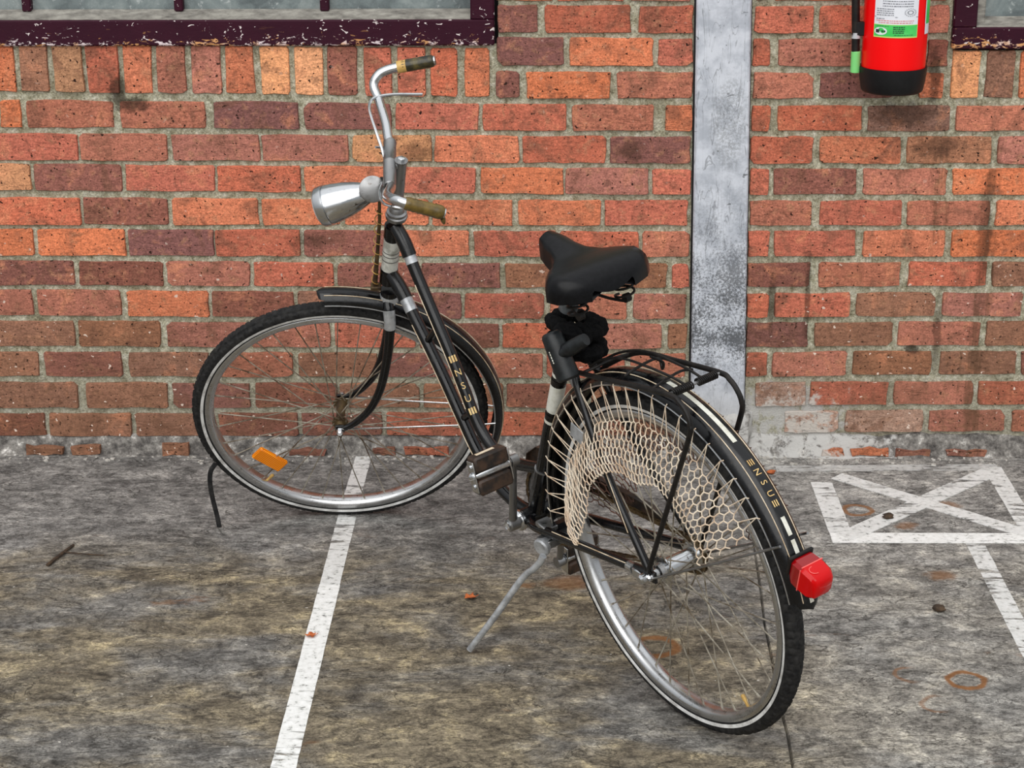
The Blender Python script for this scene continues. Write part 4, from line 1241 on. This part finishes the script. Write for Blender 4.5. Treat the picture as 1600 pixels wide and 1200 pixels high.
# ---- luggage rack
rk = MB()
pL = cr([(.2150, .040, .362), (.166, .052, .378), (.084, .060, .393), (-.037, .060, .411), (-.128, .060, .421), (-.152, .060, .414), (-.169, .060, .399), (-.177, .061, .378), (-.172, .062, .354), (-.115, .063, .240), (-.057, .0645, .125), (.0, .0655, .012)], 6)
pR = cr([(.235, -.030, .325), (.205, -.048, .352), (.120, -.060, .3936), (.0, -.060, .409), (-.122, -.060, .4205), (-.148, -.060, .414), (-.165, -.060, .400), (-.174, -.061, .379), (-.168, -.062, .350), (-.112, -.063, .236), (-.056, -.0645, .123), (.0, -.0655, .012)], 6)
rk.tube(pL, .0052, 10); rk.tube(pR, .0052, 10)
rk.tube(cr([(.166, .052, .376), (.155, .02, .383), (.150, -.02, .388), (.150, -.054, .384)], 4), .0034, 8)
rack = part(rk, 'luggage_rack', RUBBER)
for x0, x1 in ((-.074, -.043), (.011, .040)):
    sub(MB().tube(cr([(x0, .058, .418), (x0 + .005, .03, .421), (x1, -.03, .412), (x1, -.058, .405)], 4), .0028, 8), 'cross_wire', RUBBER, rack)
for y in (.018, -.020):
    sub(MB().tube(cr([(.195, y * .5, .368), (.130, y, .405), (.05, y * 1.2, .428), (-.06, y * 1.1, .430), (-.118, y, .424)], 5), .0026, 8), 'clamp_wire', RUBBER, rack)
sub(MB().tube(cr([(.03, -.018, .426), (.022, -.040, .408), (.04, -.050, .386), (.052, -.056, .398)], 4), .0028, 8), 'clamp_wire', RUBBER, rack)
sub(MB().tube([(-.120, .058, .421), (-.124, -.058, .421)], .0030, 8), 'spring_rod', STEEL, rack)
for y0, y1 in ((.053, .006), (-.006, -.050)):
    pts = []
    for i in range(133):
        t = i / 132; a = t * 2 * math.pi * 11; pts.append(V(-.122 + .0068 * math.cos(a), y0 + (y1 - y0) * t, .421 + .0068 * math.sin(a)))
    sub(MB().tube(pts, .0016, 5), 'coil_spring', RUBBER, rack)

# ---- skirt guard nets on both sides of the rear wheel
def interp(tab, s):
    for (s0, *a), (s1, *b) in zip(tab[:-1], tab[1:]):
        if s <= s1:
            t = (s - s0) / (s1 - s0); t = max(0, t); return [p + (q - p) * t for p, q in zip(a, b)]
    return list(tab[-1][1:])
MT = [(0, .318), (18, .308), (40, .306), (60, .309), (75, .307), (90, .313), (107, .311), (115, .322), (125, .314), (150, .322)]
IT = [(0, -7.5, .250), (10, -4.5, .238), (20, 4, .212), (30, 18, .196), (43, 42, .212), (56, 55.7, .211), (74, 73.7, .206), (88, 88, .188), (104, 104, .214), (114, 114.1, .209), (129, 128, .197), (138, 138, .191), (146, 150, .170), (151, 157, .172)]
def make_net(side):
    net = MB(); hooks = MB(); A0, A1, dA, NR = 1.5, 150.0, 3.05, 7
    rr = random.Random(4 if side > 0 else 6); nc = int((A1 - A0) / dA); pt = {}
    def P(k, m):
        if (k, m) in pt: return pt[(k, m)]
        s = A0 + m * dA / 2; up_ = -1 if (m + k) % 2 == 0 else 1
        v = min(1, max(0, (k + .17 * up_) / (NR - .5)))
        rM = interp(MT, s)[0]; aI, rI = interp(IT, s)
        a = math.radians(s + (aI - s) * v ** 1.3) + rr.uniform(-.004, .004); r = rM + (rI - rM) * v + rr.uniform(-.002, .002)
        y = .0335 + .028 * min(1.0, v * 1.5) ** .8 + rr.uniform(-.001, .001)
        pt[(k, m)] = V(r * math.cos(a), side * y, r * math.sin(a)); return pt[(k, m)]
    def seg(a, b, r): net.tube([a, (a + b) / 2 + V(0, side * .0006, 0), b], r, 5, caps=False)
    for k in range(NR):
        for m in range(2 * nc):
            seg(P(k, m), P(k, m + 1), .00120)
            if (m + k) % 2 == 1 and k < NR - 1: seg(P(k, m), P(k + 1, m), .00155)
    mt = STRING if side > 0 else STRING_DARK
    o = part(net, 'skirt_guard_net', mt)
    ups = [m for m in range(0, 2 * nc + 1, 2)]
    for i in range(0, len(ups) - 1, 2):
        a = math.radians(A0 + (ups[i] + 1) * dA / 2 - 4 * (1 - min(1, (A0 + ups[i] * dA / 2) / 60)) ** 1)
        h = V(.3765 * math.cos(a), side * .0325, .3765 * math.sin(a))
        sub(MB().tube([h + V(.010 * math.cos(a + .5), 0, .010 * math.sin(a + .5)), h, P(0, ups[i])], .0011, 5), 'tie_string', mt, o)
        sub(MB().tube([h, P(0, ups[i + 1])], .0011, 5), 'tie_string', mt, o)
    # gathers at the chain stay and the mudguard stay
    tip = V(.246, side * .056, -.030)
    for m in range(0, 7): sub(MB().tube([P(NR - 1, m), tip + V(rr.uniform(-.004, .004), 0, rr.uniform(-.003, .003))], .0010, 5), 'tie_string', mt, o)
    # metal clip plate behind the net
    sub(MB().box((.225, side * .040, .225), .020, .0012, .016, (V(.8, 0, .25), ey, V(-.25, 0, .8)), bev=.0006), 'clip_plate', ALU, o) if side > 0 else None
for s in (1, -1): make_net(s)

# ---- drive train
def crank(s, tip_xz, name='crank_arm'):
    a = V(.4758, s * .072, -.0600) if s > 0 else V(.492, s * .066, -.066)
    a = V(.4760, s * .068, -.0575); b = V(tip_xz[0], s * .080, tip_xz[1])
    mb = MB().tube([a, lerp(a, b, .12), lerp(a, b, .9), b], [.0125, .0098, .0082, .0105], 12, flat=.66, up=(0, 1, 0))
    mb.lathe([(-.012, .0150), (.010, .0150), (.012, .0125)], a, (0, s, 0), 20); mb.lathe([(-.009, .0125), (.009, .0125)], b, (0, s, 0), 16)
    o = part(mb, name, STEEL)
    sub(MB().lathe([(0, .0098), (.004, .0098), (.0045, .008), (.003, .006), (.003, .001)], a + V(0, s * .012, 0), (0, s, 0), 16), 'dust_cap', CHROME, o)
    return b
def pedal(b, s, ang):
    e1 = V(math.sin(ang), 0, -math.cos(ang)); e2 = V(math.cos(ang), 0, math.sin(ang)); y = V(0, s, 0)
    mb = MB().lathe([(0, .0062), (.010, .0062), (.012, .0110), (.090, .0100), (.098, .0060), (.104, .0060)], b, y, 14)
    for o_ in (.014, .100):
        mb.box(b + y * o_, .034, .0016, .0115, (e1, y, e2), bev=.0006)
    for q in (-1, 1): mb.tube([b + y * .014 + e1 * q * .0215 , b + y * .104 + e1 * q * .0215], .0032, 8)
    p = part(mb, 'pedal', CHROME)
    for q in (-1, 1):
        c = b + y * .057 + e1 * q * .0255
        bl = MB().box(c, .0165, .0405, .0160, (e1, y, e2), bev=.004)
        o = sub(bl, 'rubber_block', PEDAL, p)
        if q < 0 and s > 0: sub(MB().box(c - e1 * .0168 + y * .004 + e2 * .002, .0004, .022, .0045, (e1, y, e2)), 'cream_plate', CREAMLINE, p)
    for q in (-1, 1): sub(MB().lathe([(0, .0055), (.003, .005), (.0036, .002)], b + y * .1015 + e1 * q * .0215, y, 10), 'end_nut', CHROME, p)
    sub(MB().lathe([(0, .0105), (.004, .0100), (.008, .006), (.009, .001)], b + y * .1010, y, 14), 'end_cap', CHROME, p)
tip = crank(1, (.4150, .1190)); pedal(tip, 1, math.radians(-6))
tip2 = crank(-1, (.5500, -.2420)); pedal(tip2, -1, math.radians(12))
cw = MB().ring([(.086, -.0015), (.089, 0), (.086, .0015), (.074, .0015), (.074, -.0015), (.086, -.0015)], 88, 0, 360, 0, 0)
for k in range(5):
    a = 2 * math.pi * k / 5 + .3; cw.tube([(0, 0, 0), (.078 * math.cos(a), 0, .078 * math.sin(a))], .007, 8, flat=.3, up=(0, 0, 1) if k != 9 else None)
cw.v = [(x + BB.x, y - .046, z + BB.z) for x, y, z in cw.v]
part(cw, 'chainring', STEEL)
loop = []
for i in range(40): a = math.radians(95 - 190 * i / 39 ); loop.append(V(BB.x + .090 * math.cos(a), -.046, BB.z + .090 * math.sin(a)))
for i in range(1, 12): loop.append(lerp(V(BB.x, -.046, BB.z - .090), V(0, -.046, -.036), i / 12))
for i in range(16): a = math.radians(-90 - 180 * i / 15); loop.append(V(.036 * math.cos(a), -.046, .036 * math.sin(a)))
for i in range(1, 12): loop.append(lerp(V(0, -.046, .036), V(BB.x, -.046, BB.z + .090), i / 12))
# chain: links along the loop
ch = MB(); L = [0.0]; lp = loop + [loop[0]]
for a, b in zip(lp[:-1], lp[1:]): L.append(L[-1] + (b - a).length)
nl = int(L[-1] / .0127)
def at_len(s):
    for i in range(len(L) - 1):
        if L[i] <= s <= L[i + 1]: return lerp(lp[i], lp[i + 1], (s - L[i]) / (L[i + 1] - L[i] + 1e-9))
    return lp[-1]
for k in range(nl):
    a = at_len(L[-1] * k / nl); b = at_len(L[-1] * (k + 1) / nl); d = (b - a).normalized(); y = V(0, 1, 0); w = .0036 if k % 2 else .0024
    for s in (1, -1): ch.box((a + b) / 2 + y * s * w, .0082, .0006, .0040, (d, y, d.cross(y)))
    ch.box(a, .0025, .0022, .0025, (d, y, d.cross(y)))
part(ch, 'chain', RUSTY, smooth=0)
part(MB().ring([(.036, -.0475), (.038, -.046), (.036, -.0445), (.02, -.0445), (.02, -.0475), (.036, -.0475)], 40), 'sprocket', RUSTY)
# chain guard on the far side
g = []
for (x, z, h) in ((.100, .032, .010), (.125, .040, .016), (.22, .042, .017), (.32, .042, .018), (.42, .044, .020), (.48, .046, .022), (.535, .038, .022), (.575, .010, .022), (.590, -.03, .018)):
    g.append([(x, -.062, z - h), (x, -.066, z), (x, -.062, z + h), (x, -.050, z + h), (x, -.050, z + h - .002), (x, -.060, z + h - .003), (x, -.064, z), (x, -.060, z - h)])
cg = MB(); cg.grid(g, closed=True); cg.f.append(tuple(range(8))); cg.f.append(tuple(reversed(range(len(cg.v) - 8, len(cg.v))))); part(cg, 'chain_guard', PEDAL)

# ---- kickstand
ks = MB().tube(cr([(.3560, .078, -.086), (.3650, .083, -.103), (.3820, .091, -.122), (.4080, .108, -.150), (.4500, .160, -.233), (.4950, .2115, -.3145)], 6), [.0078, .0078, .0078, .0072], 12)
n_ = len(ks.v) // 12
kick = part(ks, 'kickstand', ALU)
sub(MB().lathe([(-.030, .010), (-.004, .0150), (.004, .0200), (.010, .0200), (.013, .0165)], (.3760, .060, -.076), (-.22, .95, -.1), 22), 'pivot', ALU, kick)
kb = MB().box((.382, .022, -.074), .020, .040, .009, bev=.002); kb.box((.395, .035, -.045), .020, .016, .006, (V(.95, 0, .2), V(0, 1, 0), V(-.2, 0, .95)), bev=.002)
sub(kb, 'clamp_plate', STEEL, kick)
# chain tensioner, nut and dropout cover on the near side
tn = MB().box((.030, .066, -.006), .018, .006, .010, bev=.002); tn.lathe([(0, .0105), (.014, .0105), (.018, .006)], (.008, .066, -.003), (0, 1, 0), 14)
tn.tube([(.050, .0625, -.003), (.070, .060, -.005)], .0112, 12)
part(tn, 'axle_tensioner', CHROME)

# ---- saddle and seat post
sp_top = V(.2415, 0, .505); part(MB().tube([ST, sp_top], .0127, 16), 'seat_post', CHROME).name = 'seat_post'
SB = V(.190, 0, .592)
stn = [(-.094, .052, -.014, .026), (-.085, .088, .000, .036), (-.064, .109, .009, .044), (-.036, .113, .011, .046), (-.010, .096, .009, .044), (.012, .066, .009, .044), (.032, .044, .013, .044), (.056, .033, .020, .044), (.082, .029, .028, .044), (.104, .024, .031, .040), (.116, .012, .024, .026)]
rows = []
for x, w, zt, dp in stn:
    r = []
    for j in range(21):
        t = -1 + 2 * j / 20; a = abs(t)
        if a < .72:
            q = a / .72; yy = w * .90 * math.copysign(q, t); zz = zt - .010 * q ** 2 - (.004 * math.cos(q * math.pi / 2) if x < .03 else 0)
        else:
            q = (a - .72) / .28; yy = math.copysign(w * (.90 + .10 * math.sin(min(1, q * 1.3) * math.pi / 2)), t); zz = zt - .010 - dp * q ** 1.15
        r.append(SB + V(x, yy, zz))
    rows.append(r)
first = [SB + V(-.101, p.y * .96, p.z - SB.z - .016) for p in rows[0]]
sa = MB(); sa.grid(rows)
n = 21; base = len(rows) * n
sa.add([SB + V(stn[0][0] - .005 + .004 * (p.y / .052) ** 2, p.y * .96, p.z - SB.z - .024 * (1 - (p.y / .053) ** 2)) for p in rows[0]], [])
sa.f += [(j, base + j, base + j + 1, j + 1) for j in range(n - 1)]
bot = [SB + V(x * .97, 0, zt - dp * .55) for x, w, zt, dp in stn]
k0 = len(sa.v); sa.v += [tuple(p) for p in bot]
for i in range(len(stn) - 1):
    sa.f += [(i * n, (i + 1) * n, k0 + i + 1, k0 + i), (i * n + n - 1, k0 + i, k0 + i + 1, (i + 1) * n + n - 1)]
nl_ = (len(stn) - 1) * n; sa.f.append(tuple([nl_ + j for j in range(n)] + [k0 + len(stn) - 1]))
saddle = part(sa, 'saddle', VINYL, smooth=70)
und = MB()
def coilat(c, r, h, turns, wr):
    pts = []
    for i in range(int(turns * 16) + 1):
        a = i / 16 * 2 * math.pi; pts.append(V(c[0] + r * math.cos(a), c[1] + r * math.sin(a), c[2] + h * i / (turns * 16)))
    und.tube(pts, wr, 6)
coilat((.140, .055, .508), .019, .038, 2.5, .0026); coilat((.140, -.055, .508), .019, .038, 2.5, .0026)
for s in (1, -1):
    und.tube(cr([(.300, s * .012, .572), (.262, s * .016, .545), (.230, s * .020, .515), (.180, s * .040, .500), (.135, s * .055, .498)], 5), .0030, 8)
    und.tube(cr([(.135, s * .055, .545), (.115, s * .075, .552), (.110, s * .06, .556)], 4), .003, 8)
    und.lathe([(-.006, .009), (.006, .009)], (.135, s * .055, .506), (0, 1, 0), 14)
und.tube([(.118, .06, .548), (.118, -.06, .548)], .0040, 8)
sub(und, 'spring_frame', RUBBER, saddle)
clp = MB().lathe([(-.034, .0170), (-.032, .0190), (.018, .0190), (.020, .0160)], sp_top - sd * .006, sd, 18); clp.lathe([(-.030, .0125), (-.026, .0150), (.026, .0150), (.030, .0125)], (.222, 0, .508), (0, 1, 0), 16)
sub(clp, 'saddle_clamp', CLAMPM, saddle)

# ================================================================ LOCK AROUND THE SEAT TUBE
LC = BM @ V(.24, 0, .44); LW = V(*CONTACT) + LC
lock = thing('bicycle_lock', 'black fabric-sleeved chain lock slung around the seat tube under the saddle', 'lock', tuple(LW))
LM = Matrix.Translation(V(-LW.x, -LW.y, -LW.z)) @ Matrix.Translation(CONTACT) @ BM
def lpart(mb, n, m, **k): return mb.build(n, m, lock, LM, **k)
def sleeve(cx, cz, rad, tx, ty, r, ph, seed):
    rr = random.Random(seed); pts = []
    for k in range(12):
        a = 2 * math.pi * k / 12 + ph; q = rad * (1 + rr.uniform(-.06, .10))
        x, y = q * math.cos(a), q * math.sin(a); pts.append(V(cx + x, y, cz + tx * x + ty * y + rr.uniform(-.003, .003)))
    p = cr(pts, 5, closed=True); lpart(MB().tube(p, [r * (1 + .13 * math.sin(i * 1.3 + seed) + rr.uniform(-.06, .06)) for i in range(len(p))], 9, closed=True, flat=.86), 'chain_sleeve', FABRIC, smooth=28)
sleeve(.244, .446, .038, .10, .18, .0165, .2, 1)
sleeve(.238, .422, .042, -.25, -.05, .0190, .9, 2)
sleeve(.238, .398, .037, .15, .12, .0180, .4, 3)
b0 = V(.2020, .082, .4600); b1 = V(.1620, .082, .3800); bd_ = (b1 - b0).normalized(); BL = (b1 - b0).length
lpart(MB().box((.205, .040, .436), .030, .018, .030, (V(.9, .35, .1), V(-.35, .9, 0), V(0, .1, 1)), bev=.012), 'sleeve_fold', FABRIC)
body = lpart(MB().lathe([(-.004, .014), (-.001, .0185), (.004, .0205), (.03, .0215), (BL - .006, .0230), (BL, .0225), (BL + .003, .0195)], b0, bd_, 26), 'lock_body', LOCKPL)
sub(MB().lathe([(0, .0182), (.0015, .0180), (.0015, .004)], b1 + bd_ * .003, bd_, 20), 'keyhole_cover', RUBBER, body)
# small pale maker's mark on the body
mk = MB()
for i, (t0, t1) in enumerate(((.34, .37), (.385, .43), (.445, .50), (.515, .56), (.575, .61))):
    c0, c1 = lerp(b0, b1, t0), lerp(b0, b1, t1); u = V(0, 1, 0); sdv = bd_.cross(u).normalized(); ang = .25
    for q in (0,):
        nn = (u * math.cos(ang) - sdv * math.sin(ang)); tt = nn.cross(bd_).normalized()
        mk.add([c0 + nn * .0226 - tt * .0014, c1 + nn * .0226 - tt * .0014, c1 + nn * .0226 + tt * .0014, c0 + nn * .0226 + tt * .0014], [(0, 1, 2, 3)])
sub(mk, 'pale_mark', WHITE, body, smooth=0)
t0 = lerp(b0, b1, .42) + V(-.010, .004, 0); t1 = V(.1230, .058, .4620); td = (t1 - t0).normalized(); TL = (t1 - t0).length
lpart(MB().lathe([(0, .0110), (.018, .0110), (.020, .0145), (.024, .0150), (TL * .9, .0135), (TL, .0120)], t0, td, 20), 'shackle_sleeve', LOCKPL)

# ================================================================ THINGS ON THE FLOOR
tw = thing('twig', 'thin dark forked twig lying on the floor at the left', 'twig', (-1.13, -.70, 0))
TW = Matrix.Translation((1.13, .70, 0))
MB().tube(cr([(-1.182, -.762, .004), (-1.163, -.70, .006), (-1.148, -.643, .004)], 5), [.0045, .0035], 7).build('stem', TWIGM, tw, TW)
MB().tube(cr([(-1.160, -.690, .006), (-1.11, -.698, .005), (-1.060, -.702, .003)], 5), [.0022, .0012], 6).build('side_shoot', TWIGM, tw, TW)
def leaf(x, y, r, label, rot, seed):
    rr = random.Random(seed); mb = MB(); n = 12; ring = []
    for k in range(n):
        a = 2 * math.pi * k / n; q = r * (1 + .28 * math.cos(5 * a) + rr.uniform(-.1, .1)); ring.append((q * math.cos(a + rot), q * math.sin(a + rot), .003 + rr.uniform(0, .005)))
    vs = [(0, 0, .003)] + ring + [(p[0], p[1], p[2] - .0008) for p in ring]
    fs = [(0, 1 + k, 1 + (k + 1) % n) for k in range(n)] + [(1 + k, n + 1 + k, n + 1 + (k + 1) % n, 1 + (k + 1) % n) for k in range(n)]
    mb.add(vs, fs); mb.tube([(r * .9, 0, .003), (r * 1.5, r * .35, .006)], .0008, 5)
    o = mb.build('dry_leaf', LEAFM, smooth=0); o.location = (x, y, .0012); tag(o, label, 'leaf', None, 'dry leaves on the yard floor')
leaf(-.512, -1.130, .0105, 'small orange dry leaf lying on the long white line', .4, 1)
leaf(-.170, -.930, .0125, 'small orange dry leaf on bare concrete left of the kickstand', 1.2, 2)
def pebble(x, y, r, seed, name, mat, label, cat, group=None):
    rr = random.Random(seed); mb = MB().ball((0, 0, 0), r, 9, 6); mb.v = [(p[0] * rr.uniform(.8, 1.5), p[1] * rr.uniform(.7, 1.1), max(-.6 * r, p[2] * rr.uniform(.5, .8)) ) for p in mb.v]
    o = mb.build(name, mat, smooth=50); o.location = (x, y, .6 * r); tag(o, label, cat, None, group)
pebble(.862, -.455, .012, 5, 'pebble', TWIGM, 'dark flat stone inside the painted box beside the diagonal', 'stone')
pebble(.886, -.99, .013, 6, 'pebble', TWIGM, 'dark flat stone on the concrete right of the red tail light', 'stone')
pebble(.604, -.150, .010, 7, 'rust_lump', LEAFM, 'small rusty lump on the floor left of the painted box', 'debris')
cm = MB(); rc_ = random.Random(31)
for k in range(230):
    x = rc_.uniform(-1.6, 1.5); y = -.028 - abs(rc_.gauss(0, .028)); r = rc_.choice((.0012, .0016, .002, .0028, .004))
    a = rc_.uniform(0, 6.3); cm.box((x, y, r * .5), r * 1.5, r, r * .6, (V(math.cos(a), math.sin(a), 0), V(-math.sin(a), math.cos(a), 0), V(0, 0, 1)))
tag(cm.build('mortar_crumbs', CRUMB, smooth=0), 'pale mortar crumbs scattered along the foot of the wall', 'rubble', 'stuff')
